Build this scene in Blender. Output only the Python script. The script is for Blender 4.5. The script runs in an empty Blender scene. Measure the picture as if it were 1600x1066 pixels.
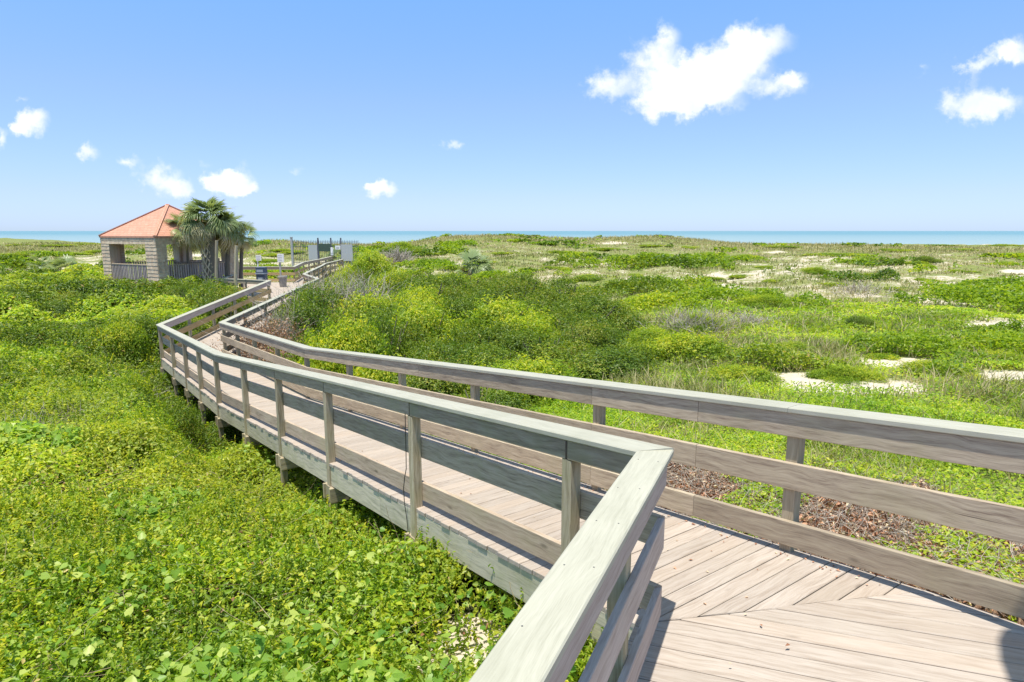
import bpy, math, random
import numpy as np
from mathutils import Vector, Matrix
random.seed(7); rng = np.random.default_rng(11)
S = bpy.context.scene
COL = S.collection
D2R = math.radians

# ------------------------------------------------------------------ camera
PITCH = math.atan(172/1000)
cam = bpy.data.cameras.new('camera'); cam.lens = 22.5; cam.sensor_width = 36
cam.clip_start = 0.05; cam.clip_end = 60000
cam_o = bpy.data.objects.new('camera', cam); COL.objects.link(cam_o)
cam_o.location = (0, 0, 0); cam_o.rotation_euler = (math.pi/2 - PITCH, 0, 0)
S.camera = cam_o

def ray(px, py):
    c, s = math.cos(PITCH), math.sin(PITCH)
    u = (px-800)/1000; v = (533-py)/1000; y = c+v*s
    return u/y, (v*c-s)/y
def at(px, py, Y):
    a, b = ray(px, py); return Vector((a*Y, Y, b*Y))

# ------------------------------------------------------------------ world, sun, exposure
SUN_AZ = D2R(-152)      # heading of the sun from +Y, clockwise
SUN_EL = D2R(77)
S.view_settings.view_transform = 'Standard'; S.view_settings.look = 'None'
S.view_settings.exposure = 1.05; S.view_settings.gamma = 1
W = bpy.data.worlds.new('World'); S.world = W; W.use_nodes = True
nt = W.node_tree; N = nt.nodes; L = nt.links; N.clear()
out = N.new('ShaderNodeOutputWorld'); bg = N.new('ShaderNodeBackground'); L.new(bg.outputs[0], out.inputs[0])
sky = N.new('ShaderNodeTexSky'); sky.sky_type = 'NISHITA'; sky.sun_disc = False
sky.sun_elevation = SUN_EL; sky.sun_rotation = SUN_AZ; sky.air_density = 1.0; sky.dust_density = 0.15; sky.ozone_density = 2.2; sky.altitude = 10
bg.inputs['Strength'].default_value = 0.122
def math_node(nt, op, a, b=None, c=None, clamp=False):
    n = nt.nodes.new('ShaderNodeMath'); n.operation = op; n.use_clamp = clamp
    for i, v in enumerate((a, b, c)):
        if v is None: continue
        if isinstance(v, (int, float)): n.inputs[i].default_value = v
        else: nt.links.new(v, n.inputs[i])
    return n.outputs[0]
def mixcol(nt, fac, a, b, blend='MIX'):
    n = nt.nodes.new('ShaderNodeMix'); n.data_type = 'RGBA'; n.blend_type = blend
    for i, v in ((0, fac), (6, a), (7, b)):
        if isinstance(v, (int, float)): n.inputs[i].default_value = v
        elif isinstance(v, (tuple, list)): n.inputs[i].default_value = (*v[:3], 1)
        else: nt.links.new(v, n.inputs[i])
    return n.outputs[2]
tc = N.new('ShaderNodeTexCoord'); sep = N.new('ShaderNodeSeparateXYZ'); L.new(tc.outputs['Generated'], sep.inputs[0])
ys = math_node(nt, 'MAXIMUM', sep.outputs[1], 0.05)
ca = math_node(nt, 'DIVIDE', sep.outputs[0], ys); cb = math_node(nt, 'DIVIDE', sep.outputs[2], ys)
cv = N.new('ShaderNodeCombineXYZ'); L.new(ca, cv.inputs[0]); L.new(cb, cv.inputs[1])
nz = N.new('ShaderNodeTexNoise'); nz.inputs['Scale'].default_value = 22; nz.inputs['Detail'].default_value = 6; nz.inputs['Roughness'].default_value = .62
L.new(cv.outputs[0], nz.inputs['Vector'])
nm = N.new('ShaderNodeVectorMath'); nm.operation = 'SUBTRACT'; L.new(nz.outputs['Color'], nm.inputs[0]); nm.inputs[1].default_value = (.5, .5, .5)
ns = N.new('ShaderNodeVectorMath'); ns.operation = 'SCALE'; L.new(nm.outputs[0], ns.inputs[0]); ns.inputs['Scale'].default_value = .068
na = N.new('ShaderNodeVectorMath'); na.operation = 'ADD'; L.new(cv.outputs[0], na.inputs[0]); L.new(ns.outputs[0], na.inputs[1])
# (px, py, rx, ry, weight) of every puff, turned into a direction
PUFFS = [(1075,130,75,48,1.5),(1010,95,50,36,1.0),(1000,150,45,34,.7),(1055,160,60,34,1.1),(1140,95,70,42,1.5),(1195,65,55,34,1.3),(1110,150,70,34,1.2),
 (950,133,42,26,1.1),(1045,60,30,34,.65),(1030,180,50,20,.5),(1220,132,52,26,1.2),(1240,118,30,16,.6),
 (1520,165,62,36,1.6),(1570,170,60,24,.8),(1560,90,50,18,.9),(1590,76,40,22,.9),(1515,100,30,14,.6),(1520,118,16,14,.4),
 (50,193,34,24,.95),(38,150,18,12,.42),(5,208,16,18,.7),(35,180,20,20,.5),(143,243,28,17,.8),(128,232,18,12,.5),(208,250,32,14,.6),
 (255,280,44,28,1.25),(290,290,28,14,.5),(365,290,46,24,1.6),(350,283,28,16,.6),(390,300,24,12,.6),(592,297,32,13,1.0),(585,290,14,9,.5),
 (705,218,26,13,.62),(720,226,18,9,.35),(1438,106,20,12,.3),(468,268,28,12,.28),(390,262,30,14,.2),(318,262,24,14,.3)]
acc = None
for px, py, rx, ry, w in PUFFS:
    a, b = ray(px, py)
    mp = N.new('ShaderNodeMapping'); mp.vector_type = 'TEXTURE'; mp.inputs['Location'].default_value = (a, b, 0)
    mp.inputs['Scale'].default_value = (rx/1000*1.12, ry/1000*1.12, 1); L.new(na.outputs[0], mp.inputs[0])
    fl = N.new('ShaderNodeVectorMath'); fl.operation = 'MULTIPLY'; fl.inputs[1].default_value = (1, 1, 0); L.new(mp.outputs[0], fl.inputs[0])
    g = N.new('ShaderNodeTexGradient'); g.gradient_type = 'SPHERICAL'; L.new(fl.outputs[0], g.inputs[0])
    acc = math_node(nt, 'MULTIPLY_ADD', g.outputs['Fac'], w*(1.5 if rx < 35 else 1), acc if acc is not None else 0.0)
nz2 = N.new('ShaderNodeTexNoise'); nz2.inputs['Scale'].default_value = 44; nz2.inputs['Detail'].default_value = 8; nz2.inputs['Roughness'].default_value = .6
L.new(cv.outputs[0], nz2.inputs['Vector'])
k = math_node(nt, 'SUBTRACT', nz2.outputs['Fac'], 0.5)
m = math_node(nt, 'MULTIPLY_ADD', k, 1.15, acc)
mr = N.new('ShaderNodeMapRange'); mr.interpolation_type = 'SMOOTHSTEP'; L.new(m, mr.inputs[0]); mr.inputs[1].default_value = .20; mr.inputs[2].default_value = 1.25
gate = math_node(nt, 'GREATER_THAN', sep.outputs[1], 0.08); gate2 = math_node(nt, 'GREATER_THAN', acc, 0.02)
cm = math_node(nt, 'MULTIPLY', mr.outputs[0], gate); cm = math_node(nt, 'MULTIPLY', cm, gate2)
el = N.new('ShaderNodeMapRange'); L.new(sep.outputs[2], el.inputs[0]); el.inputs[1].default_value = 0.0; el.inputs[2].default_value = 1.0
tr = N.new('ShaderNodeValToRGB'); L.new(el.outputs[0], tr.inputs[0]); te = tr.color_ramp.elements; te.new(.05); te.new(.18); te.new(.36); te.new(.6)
for e_, (p_, c_) in zip(te, ((0, (.335, .455, .80)), (.05, (.42, .475, .84)), (.18, (.56, .60, 1.0)), (.36, (.60, .80, .98)), (.6, (1.0, .90, .66)), (1, (1.0, .90, .66)))): e_.position = p_; e_.color = (*c_, 1)  # overhead stops warmed out of view, added to warm the fill light
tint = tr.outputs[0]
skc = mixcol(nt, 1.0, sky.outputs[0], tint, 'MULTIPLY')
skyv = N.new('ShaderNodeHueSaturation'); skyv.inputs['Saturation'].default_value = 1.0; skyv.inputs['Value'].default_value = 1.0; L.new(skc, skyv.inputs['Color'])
nz3 = N.new('ShaderNodeTexNoise'); nz3.inputs['Scale'].default_value = 14; nz3.inputs['Detail'].default_value = 5; L.new(na.outputs[0], nz3.inputs['Vector'])
cc = mixcol(nt, math_node(nt, 'MULTIPLY_ADD', nz3.outputs['Fac'], 2.4, -.75, clamp=True), (3.7, 4.0, 4.5), (4.9, 4.95, 5.1))
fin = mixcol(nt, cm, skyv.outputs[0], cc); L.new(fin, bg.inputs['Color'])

sun = bpy.data.lights.new('sun', 'SUN'); sun.energy = 3.1; sun.angle = D2R(.53); sun.color = (1, .955, .88)
sun_o = bpy.data.objects.new('sun', sun); COL.objects.link(sun_o)
sd = Vector((math.sin(SUN_AZ)*math.cos(SUN_EL), math.cos(SUN_AZ)*math.cos(SUN_EL), math.sin(SUN_EL)))
sun_o.rotation_euler = sd.to_track_quat('Z', 'Y').to_euler(); sun_o.location = (0, -5, 20)
S.cycles.max_bounces = 7; S.cycles.diffuse_bounces = 3; S.cycles.transmission_bounces = 3; S.cycles.glossy_bounces = 2
S.cycles.sample_clamp_indirect = 4

# ------------------------------------------------------------------ helpers
def tag(o, label=None, cat=None, group=None, kind=None):
    if label: o['label'] = label
    if cat: o['category'] = cat
    if group: o['group'] = group
    if kind: o['kind'] = kind
    return o
def empty(name, loc, label, cat, group=None, rz=0):
    o = bpy.data.objects.new(name, None); COL.objects.link(o); o.location = loc; o.rotation_euler.z = rz
    o.empty_display_size = .2
    return tag(o, label, cat, group)
def copy_tree(o, parent=None):
    c = o.copy(); COL.objects.link(c)
    if parent: c.parent = parent
    for ch in list(o.children): copy_tree(ch, c)
    return c

class MB:
    """collects polygons with uv and a per-piece random value, then links them as one mesh"""
    def __init__(s): s.v = []; s.f = []; s.uv = []; s.r = []; s.mi = []
    def poly(s, pts, uvs, r, mi=0):
        b = len(s.v); s.v += [tuple(p) for p in pts]; s.f.append(tuple(range(b, b+len(pts)))); s.uv += uvs; s.r += [r]*len(pts); s.mi.append(mi)
    def prism(s, sec, p0, p1, side, up, m0=None, m1=None, mi=0, r=None):
        """sec: closed section [(a,b)] in (side, up); swept p0->p1, ends cut by planes with normals m0,m1"""
        p0 = Vector(p0); p1 = Vector(p1); side = Vector(side); up = Vector(up); d = (p1-p0); Ln = d.length; d = d/Ln
        if r is None: r = random.random()
        uo, vo = random.random()*40, random.random()*40
        def ring(p, m):
            o = []
            for a, b in sec:
                q = p + side*a + up*b
                if m is not None:
                    mm = Vector(m); q = q - d*((q-p).dot(mm)/d.dot(mm))
                o.append(q)
            return o
        A = ring(p0, m0); B = ring(p1, m1); n = len(sec); v = 0
        for i in range(n):
            j = (i+1) % n; w = (Vector(sec[j])-Vector(sec[i])).length
            ua = [(q-p0).dot(d) for q in (A[i], B[i], B[j], A[j])]
            s.poly([A[i], B[i], B[j], A[j]], [(uo+ua[0], vo+v), (uo+ua[1], vo+v), (uo+ua[2], vo+v+w), (uo+ua[3], vo+v+w)], r, mi); v += w
        # end grain
        s.poly(A[::-1], [(uo+.02*b_, vo+a_) for a_, b_ in sec[::-1]], r, mi)
        s.poly(B, [(uo+.02*b_, vo+a_) for a_, b_ in sec], r, mi)
    def build(s, name, mats, parent=None, inv=None):
        me = bpy.data.meshes.new(name); V = s.v
        me.from_pydata(V, [], s.f)
        uvl = me.uv_layers.new(name='UVMap'); uvl.data.foreach_set('uv', np.array(s.uv, dtype=np.float32).ravel())
        at_ = me.attributes.new('rnd', 'FLOAT', 'POINT'); at_.data.foreach_set('value', np.array(s.r, dtype=np.float32))
        for m_ in (mats if isinstance(mats, (list, tuple)) else [mats]): me.materials.append(m_)
        me.polygons.foreach_set('material_index', s.mi); me.update()
        o = bpy.data.objects.new(name, me); COL.objects.link(o)
        if parent:
            o.parent = parent; o.matrix_parent_inverse = Matrix.Identity(4)
            loc, rz = world_of(parent)
            inv_ = (Matrix.Translation(loc) @ Matrix.Rotation(rz, 4, 'Z')).inverted()
            me.transform(inv_)
        return o
def world_of(o):
    loc = Vector((0, 0, 0)); rz = 0
    ch = []
    while o: ch.append(o); o = o.parent
    M = Matrix.Identity(4)
    for c in reversed(ch): M = M @ (Matrix.Translation(c.location) @ Matrix.Rotation(c.rotation_euler.z, 4, 'Z'))
    return M.translation.copy(), M.to_euler().z
def rect(a0, a1, b0, b1, c=0.0):
    if c <= 0: return [(a0, b0), (a1, b0), (a1, b1), (a0, b1)]
    return [(a0+c, b0), (a1-c, b0), (a1, b0+c), (a1, b1-c), (a1-c, b1), (a0+c, b1), (a0, b1-c), (a0, b0+c)]
UP = Vector((0, 0, 1))
def box(mb, x0, x1, y0, y1, z0, z1, c=0.0, r=None, mi=0):
    mb.prism(rect(x0, x1, y0, y1, c), (0, 0, z0), (0, 0, z1), (1, 0, 0), (0, 1, 0), r=r, mi=mi)
def vbox(mb, p, side, fwd, a0, a1, b0, b1, z0, z1, c=0.0, r=None, mi=0):
    q = Vector((p[0], p[1], 0)); mb.prism(rect(a0, a1, b0, b1, c), q+UP*z0, q+UP*z1, side, fwd, r=r, mi=mi)
def tube(mb, pts, radii, n=8, r=None, mi=0):
    if r is None: r = random.random()
    rings = []; ln = 0
    for i, p in enumerate(pts):
        p = Vector(p); d = (Vector(pts[min(i+1, len(pts)-1)])-Vector(pts[max(i-1, 0)])).normalized()
        a = d.orthogonal().normalized() if abs(d.z) < .98 else Vector((1, 0, 0)); a = (a - d*a.dot(d)).normalized(); b = d.cross(a)
        if abs(d.z) > .3: a = (Vector((1, 0, 0))-d*d.x).normalized(); b = d.cross(a)
        rings.append([p+(a*math.cos(t)+b*math.sin(t))*radii[i] for t in [2*math.pi*k_/n for k_ in range(n)]])
    for i in range(len(pts)-1):
        h = (Vector(pts[i+1])-Vector(pts[i])).length
        for k_ in range(n):
            j = (k_+1) % n; w = 2*math.pi*radii[i]/n
            mb.poly([rings[i][k_], rings[i][j], rings[i+1][j], rings[i+1][k_]], [(ln, w*k_), (ln, w*(k_+1)), (ln+h, w*(k_+1)), (ln+h, w*k_)], r, mi)
        ln += h
    mb.poly(rings[0][::-1], [(0, 0)]*n, r, mi); mb.poly(rings[-1], [(0, 0)]*n, r, mi)

# numpy value noise / fbm
def _h(ix, iy, s):
    n = (ix*374761393 + iy*668265263 + s*974634777) & 0x7fffffff
    n = ((n ^ (n >> 13))*1274126177) & 0x7fffffff
    return ((n ^ (n >> 16)) & 0xffff)/65535.0
def vnoise(x, y, s=0):
    x = np.asarray(x, float); y = np.asarray(y, float)
    ix = np.floor(x).astype(np.int64); iy = np.floor(y).astype(np.int64); fx = x-ix; fy = y-iy
    fx = fx*fx*(3-2*fx); fy = fy*fy*(3-2*fy)
    a = _h(ix, iy, s); b = _h(ix+1, iy, s); c = _h(ix, iy+1, s); d = _h(ix+1, iy+1, s)
    return (a+(b-a)*fx)*(1-fy)+(c+(d-c)*fx)*fy
def fbm(x, y, s=0, o=4, g=.5):
    t = 0; a = 1; n = 0
    for i in range(o): t = t+a*vnoise(x*2**i+17*i, y*2**i-9*i, s+i); n += a; a *= g
    return t/n
def sstep(a, b, x):
    t = np.clip((x-a)/(b-a), 0, 1); return t*t*(3-2*t)

# ------------------------------------------------------------------ materials
def newmat(name):
    m = bpy.data.materials.new(name); m.use_nodes = True; nt = m.node_tree; nt.nodes.clear()
    o = nt.nodes.new('ShaderNodeOutputMaterial'); p = nt.nodes.new('ShaderNodeBsdfPrincipled'); nt.links.new(p.outputs[0], o.inputs[0])
    return m, nt, p, o
def nd(nt, t, **kw):
    n = nt.nodes.new(t)
    for k_, v in kw.items():
        if k_ in n.inputs: n.inputs[k_].default_value = v
        else: setattr(n, k_, v)
    return n
def ramp(nt, fac, stops):
    n = nt.nodes.new('ShaderNodeValToRGB'); e = n.color_ramp.elements
    while len(e) < len(stops): e.new(.5)
    for i, (p, c) in enumerate(stops): e[i].position = p; e[i].color = (*c, 1)
    nt.links.new(fac, n.inputs[0]); return n.outputs[0]
def wood(name, dark, mid, light, stain=(.2, .22, .12), stain_amt=.3, crack=.6, rough=.8, warm=None, gscale=1.0, bump=.35, rndamt=.30, soft=1.0):
    m, nt, p, o = newmat(name); L = nt.links
    uv = nd(nt, 'ShaderNodeUVMap'); uv.uv_map = 'UVMap'
    mp = nd(nt, 'ShaderNodeMapping'); mp.inputs['Scale'].default_value = (1.6*gscale, 26*gscale, 1); L.new(uv.outputs[0], mp.inputs[0])
    # wavy growth rings: distort before the stretched noise
    n0 = nd(nt, 'ShaderNodeTexNoise', Scale=3.0, Detail=2.0); L.new(uv.outputs[0], n0.inputs['Vector'])
    ad = nd(nt, 'ShaderNodeVectorMath', operation='MULTIPLY_ADD'); L.new(n0.outputs['Color'], ad.inputs[0]); ad.inputs[1].default_value = (0, 2.6, 0); L.new(mp.outputs[0], ad.inputs[2])
    n1 = nd(nt, 'ShaderNodeTexNoise', Scale=1.25, Detail=9.0, Roughness=.70); L.new(ad.outputs[0], n1.inputs['Vector'])
    mp2 = nd(nt, 'ShaderNodeMapping'); mp2.inputs['Scale'].default_value = (7, 230, 1); L.new(uv.outputs[0], mp2.inputs[0])
    n2 = nd(nt, 'ShaderNodeTexNoise', Scale=1.0, Detail=3.0, Roughness=.6); L.new(mp2.outputs[0], n2.inputs['Vector'])
    f = math_node(nt, 'MULTIPLY_ADD', n2.outputs['Fac'], .35*soft, math_node(nt, 'MULTIPLY', n1.outputs['Fac'], .75))
    c = ramp(nt, f, [(.42, dark), (.53, mid), (.66, light)])
    # knots
    mk_ = nd(nt, 'ShaderNodeMapping'); mk_.inputs['Scale'].default_value = (2.2, 6.5, 1); L.new(uv.outputs[0], mk_.inputs[0])
    vo = nd(nt, 'ShaderNodeTexVoronoi', Scale=1.0); L.new(mk_.outputs[0], vo.inputs['Vector'])
    kf = nd(nt, 'ShaderNodeMapRange'); L.new(vo.outputs['Distance'], kf.inputs[0]); kf.inputs[1].default_value = .05; kf.inputs[2].default_value = .13; kf.inputs[3].default_value = .75; kf.inputs[4].default_value = 0
    sp = nd(nt, 'ShaderNodeSeparateColor'); L.new(vo.outputs['Color'], sp.inputs[0])
    kk = math_node(nt, 'MULTIPLY', kf.outputs[0], math_node(nt, 'GREATER_THAN', sp.outputs[0], .72))
    c = mixcol(nt, kk, c, tuple(x*.45 for x in dark))
    # cracks along the grain
    mp3 = nd(nt, 'ShaderNodeMapping'); mp3.inputs['Scale'].default_value = (1.1, 48, 1); L.new(uv.outputs[0], mp3.inputs[0])
    n3 = nd(nt, 'ShaderNodeTexNoise', Scale=1.0, Detail=2.0); L.new(mp3.outputs[0], n3.inputs['Vector'])
    cr = nd(nt, 'ShaderNodeMapRange'); L.new(n3.outputs['Fac'], cr.inputs[0]); cr.inputs[1].default_value = .68; cr.inputs[2].default_value = .76; cr.inputs[3].default_value = 0; cr.inputs[4].default_value = crack
    c = mixcol(nt, cr.outputs[0], c, tuple(x*.35 for x in dark))
    # stains, algae
    n4 = nd(nt, 'ShaderNodeTexNoise', Scale=1.7, Detail=5.0, Roughness=.65); L.new(uv.outputs[0], n4.inputs['Vector'])
    st = nd(nt, 'ShaderNodeMapRange'); L.new(n4.outputs['Fac'], st.inputs[0]); st.inputs[1].default_value = .5; st.inputs[2].default_value = .72; st.inputs[3].default_value = 0; st.inputs[4].default_value = stain_amt
    c = mixcol(nt, st.outputs[0], c, stain)
    a = nd(nt, 'ShaderNodeAttribute', attribute_name='rnd')
    if warm:
        wf = nd(nt, 'ShaderNodeMapRange'); L.new(a.outputs['Fac'], wf.inputs[0]); wf.inputs[1].default_value = .55; wf.inputs[2].default_value = 1; wf.inputs[3].default_value = 0; wf.inputs[4].default_value = .38
        c = mixcol(nt, wf.outputs[0], c, warm)
    hv = nd(nt, 'ShaderNodeHueSaturation'); L.new(c, hv.inputs['Color'])
    L.new(math_node(nt, 'MULTIPLY_ADD', math_node(nt, 'FRACT', math_node(nt, 'MULTIPLY', a.outputs['Fac'], 7.31)), rndamt, 1-rndamt/2), hv.inputs['Value'])
    L.new(hv.outputs[0], p.inputs['Base Color']); p.inputs['Roughness'].default_value = rough
    bp = nd(nt, 'ShaderNodeBump', Strength=bump, Distance=.004)
    L.new(math_node(nt, 'SUBTRACT', f, cr.outputs[0]), bp.inputs['Height']); L.new(bp.outputs[0], p.inputs['Normal'])
    return m
M = {}
M['cap'] = wood('pale_painted_cap_wood', (0.339, 0.329, 0.248), (0.400, 0.388, 0.299), (0.449, 0.437, 0.341), stain=(0.306, 0.305, 0.217), stain_amt=.5, crack=.32, rough=.65, bump=.2, rndamt=.06)
M['board'] = wood('weathered_rail_wood', (.22, .165, .115), (.40, .305, .215), (.52, .42, .31), stain=(.34, .32, .16), stain_amt=.5, crack=.7, warm=(.44, .33, .21))
M['rboard'] = wood('mauve_grey_rail_wood', (0.217, 0.161, 0.111), (0.372, 0.296, 0.206), (0.498, 0.413, 0.288), stain=(0.333, 0.296, 0.154), stain_amt=.35, crack=.7)
M['pinkboard'] = wood('pinkish_rail_wood', (0.324, 0.252, 0.207), (0.450, 0.369, 0.315), (0.540, 0.468, 0.405), stain=(0.396, 0.360, 0.270), stain_amt=.3, crack=.4)
M['golden'] = wood('golden_new_rail_wood', (0.270, 0.180, 0.072), (0.432, 0.306, 0.135), (0.522, 0.396, 0.216), stain=(0.315, 0.270, 0.162), stain_amt=.3, crack=.35)
M['post'] = wood('weathered_post_wood', (0.212, 0.169, 0.098), (0.381, 0.316, 0.203), (0.498, 0.428, 0.291), stain=(0.275, 0.285, 0.116), stain_amt=.5, crack=.8, warm=(0.340, 0.265, 0.194))
M['deck'] = wood('sun_bleached_deck_wood', (0.323, 0.262, 0.206), (0.409, 0.346, 0.283), (0.469, 0.410, 0.346), stain=(0.382, 0.338, 0.270), stain_amt=.35, crack=.55, soft=.8, warm=(0.437, 0.338, 0.245), gscale=1.1, rndamt=.16)
M['fascia'] = wood('green_algae_stringer_wood', (0.296, 0.276, 0.186), (0.485, 0.438, 0.317), (0.606, 0.541, 0.405), stain=(0.324, 0.322, 0.164), stain_amt=.6, crack=.5)
M['shingle'] = wood('weathered_shingle_wood', (0.326, 0.241, 0.157), (0.553, 0.427, 0.289), (0.658, 0.582, 0.416), stain=(0.618, 0.311, 0.164), stain_amt=.45, crack=.5, rndamt=.34)
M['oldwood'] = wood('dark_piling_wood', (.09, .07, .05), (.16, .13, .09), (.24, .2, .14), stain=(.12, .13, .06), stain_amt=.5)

def flat(name, col, rough=.6, var=.15, metal=0, scale=6):
    m, nt, p, o = newmat(name); tcn = nd(nt, 'ShaderNodeTexCoord'); n = nd(nt, 'ShaderNodeTexNoise', Scale=scale, Detail=5.0)
    nt.links.new(tcn.outputs['Object'], n.inputs['Vector'])
    c = mixcol(nt, n.outputs['Fac'], tuple(x*(1-var) for x in col), tuple(min(1, x*(1+var)) for x in col))
    nt.links.new(c, p.inputs['Base Color']); p.inputs['Roughness'].default_value = rough; p.inputs['Metallic'].default_value = metal
    return m
M['fence_metal'] = flat('dark_fence_metal', (.10, .105, .13), .5)
M['white_paint'] = flat('white_sign_paint', (.78, .78, .76), .5, .04)
M['sign_ink'] = flat('grey_sign_print', (.28, .28, .30), .6, .1)
M['navy'] = flat('navy_bin_plastic', (.05, .08, .13), .45)
M['ltblue'] = flat('grey_blue_bin_lid', (.30, .36, .42), .45)
M['concrete'] = flat('pebble_concrete', (.30, .29, .27), .9, .3, scale=40)
M['mesh_panel'] = flat('pale_grey_mesh_panel', (.42, .44, .43), .7, .1, scale=30)
M['greenpanel'] = flat('dark_green_screen', (.05, .085, .06), .8, .3, scale=14)
M['galv'] = flat('galvanised_post', (.45, .44, .42), .5, .1, .3)
M['nail'] = flat('nail_head', (.12, .12, .11), .5)
M['cable'] = flat('thin_black_cable', (.02, .02, .02), .5)

def leafmat(name, stops, trans=.5, rough=.42, spec=.4):
    m, nt, p, o = newmat(name); L = nt.links
    a = nd(nt, 'ShaderNodeAttribute', attribute_name='rnd')
    c = ramp(nt, a.outputs['Fac'], stops)
    L.new(c, p.inputs['Base Color']); p.inputs['Roughness'].default_value = rough; p.inputs['Specular IOR Level'].default_value = spec
    t = nd(nt, 'ShaderNodeBsdfTranslucent')
    tcx = mixcol(nt, 1.0, c, (1.5, 1.45, .7), 'MULTIPLY'); L.new(tcx, t.inputs[0])
    mx = nd(nt, 'ShaderNodeMixShader'); mx.inputs[0].default_value = trans; L.new(p.outputs[0], mx.inputs[1]); L.new(t.outputs[0], mx.inputs[2]); L.new(mx.outputs[0], o.inputs[0])
    return m
M['leaf_mix'] = leafmat('mixed_scrub_leaves', [(0, (0.085, 0.184, 0.019)), (.3, (0.193, 0.351, 0.027)), (.55, (0.352, 0.493, 0.040)), (.8, (0.538, 0.605, 0.055)), (.95, (0.692, 0.669, 0.107)), (1, (0.692, 0.525, 0.199))])
M['leaf_green'] = leafmat('fresh_green_leaves', [(0, (0.147, 0.223, 0.031)), (.4, (0.294, 0.393, 0.044)), (.8, (0.504, 0.521, 0.058)), (1, (0.700, 0.700, 0.091))])
M['leaf_vine'] = leafmat('pale_vine_leaves', [(0, (0.138, 0.295, 0.037)), (.5, (0.276, 0.444, 0.065)), (1, (0.598, 0.665, 0.166))])
M['leaf_olive'] = leafmat('olive_shrub_leaves', [(0, (0.040, 0.088, 0.011)), (.35, (0.091, 0.171, 0.015)), (.7, (0.181, 0.264, 0.020)), (.93, (0.309, 0.363, 0.033)), (1, (0.403, 0.308, 0.088))], trans=.36)
M['leaf_bright'] = leafmat('bright_shrub_leaves', [(0, (0.082, 0.170, 0.016)), (.4, (0.190, 0.309, 0.020)), (.8, (0.348, 0.448, 0.032)), (1, (0.639, 0.600, 0.059))])
M['leaf_rust'] = leafmat('dead_rust_leaves', [(0, (.20, .10, .05)), (.5, (.38, .20, .11)), (1, (.5, .36, .22))], trans=.2)
M['litter'] = leafmat('dry_leaf_litter', [(0, (0.196, 0.089, 0.052)), (.35, (0.393, 0.200, 0.119)), (.7, (0.622, 0.372, 0.237)), (1, (0.700, 0.639, 0.445))], trans=.1, rough=.7, spec=.2)
M['grass'] = leafmat('dune_grass_blades', [(0, (0.071, 0.130, 0.016)), (.35, (0.150, 0.210, 0.037)), (.6, (0.259, 0.270, 0.082)), (.85, (0.399, 0.348, 0.155)), (1, (0.517, 0.449, 0.245))], trans=.25, rough=.6)
M['drygrass'] = leafmat('dry_sea_oat_blades', [(0, (0.191, 0.201, 0.054)), (.5, (0.351, 0.308, 0.126)), (1, (0.510, 0.425, 0.217))], trans=.2, rough=.7)
M['twig'] = leafmat('bare_grey_twigs', [(0, (0.229, 0.186, 0.143)), (.6, (0.458, 0.400, 0.329)), (1, (0.643, 0.586, 0.501))], trans=0, rough=.8, spec=.2)
M['vine_stem'] = leafmat('tan_creeper_stems', [(0, (.16, .12, .06)), (.6, (.34, .27, .14)), (1, (.42, .38, .22))], trans=0, rough=.8, spec=.2)
M['palm'] = leafmat('palm_frond_green', [(0, (0.628, 0.529, 0.368)), (.22, (0.483, 0.437, 0.253)), (.45, (0.266, 0.322, 0.127)), (.8, (0.181, 0.253, 0.098)), (1, (0.314, 0.380, 0.172))], trans=.3, rough=.4)

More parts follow.
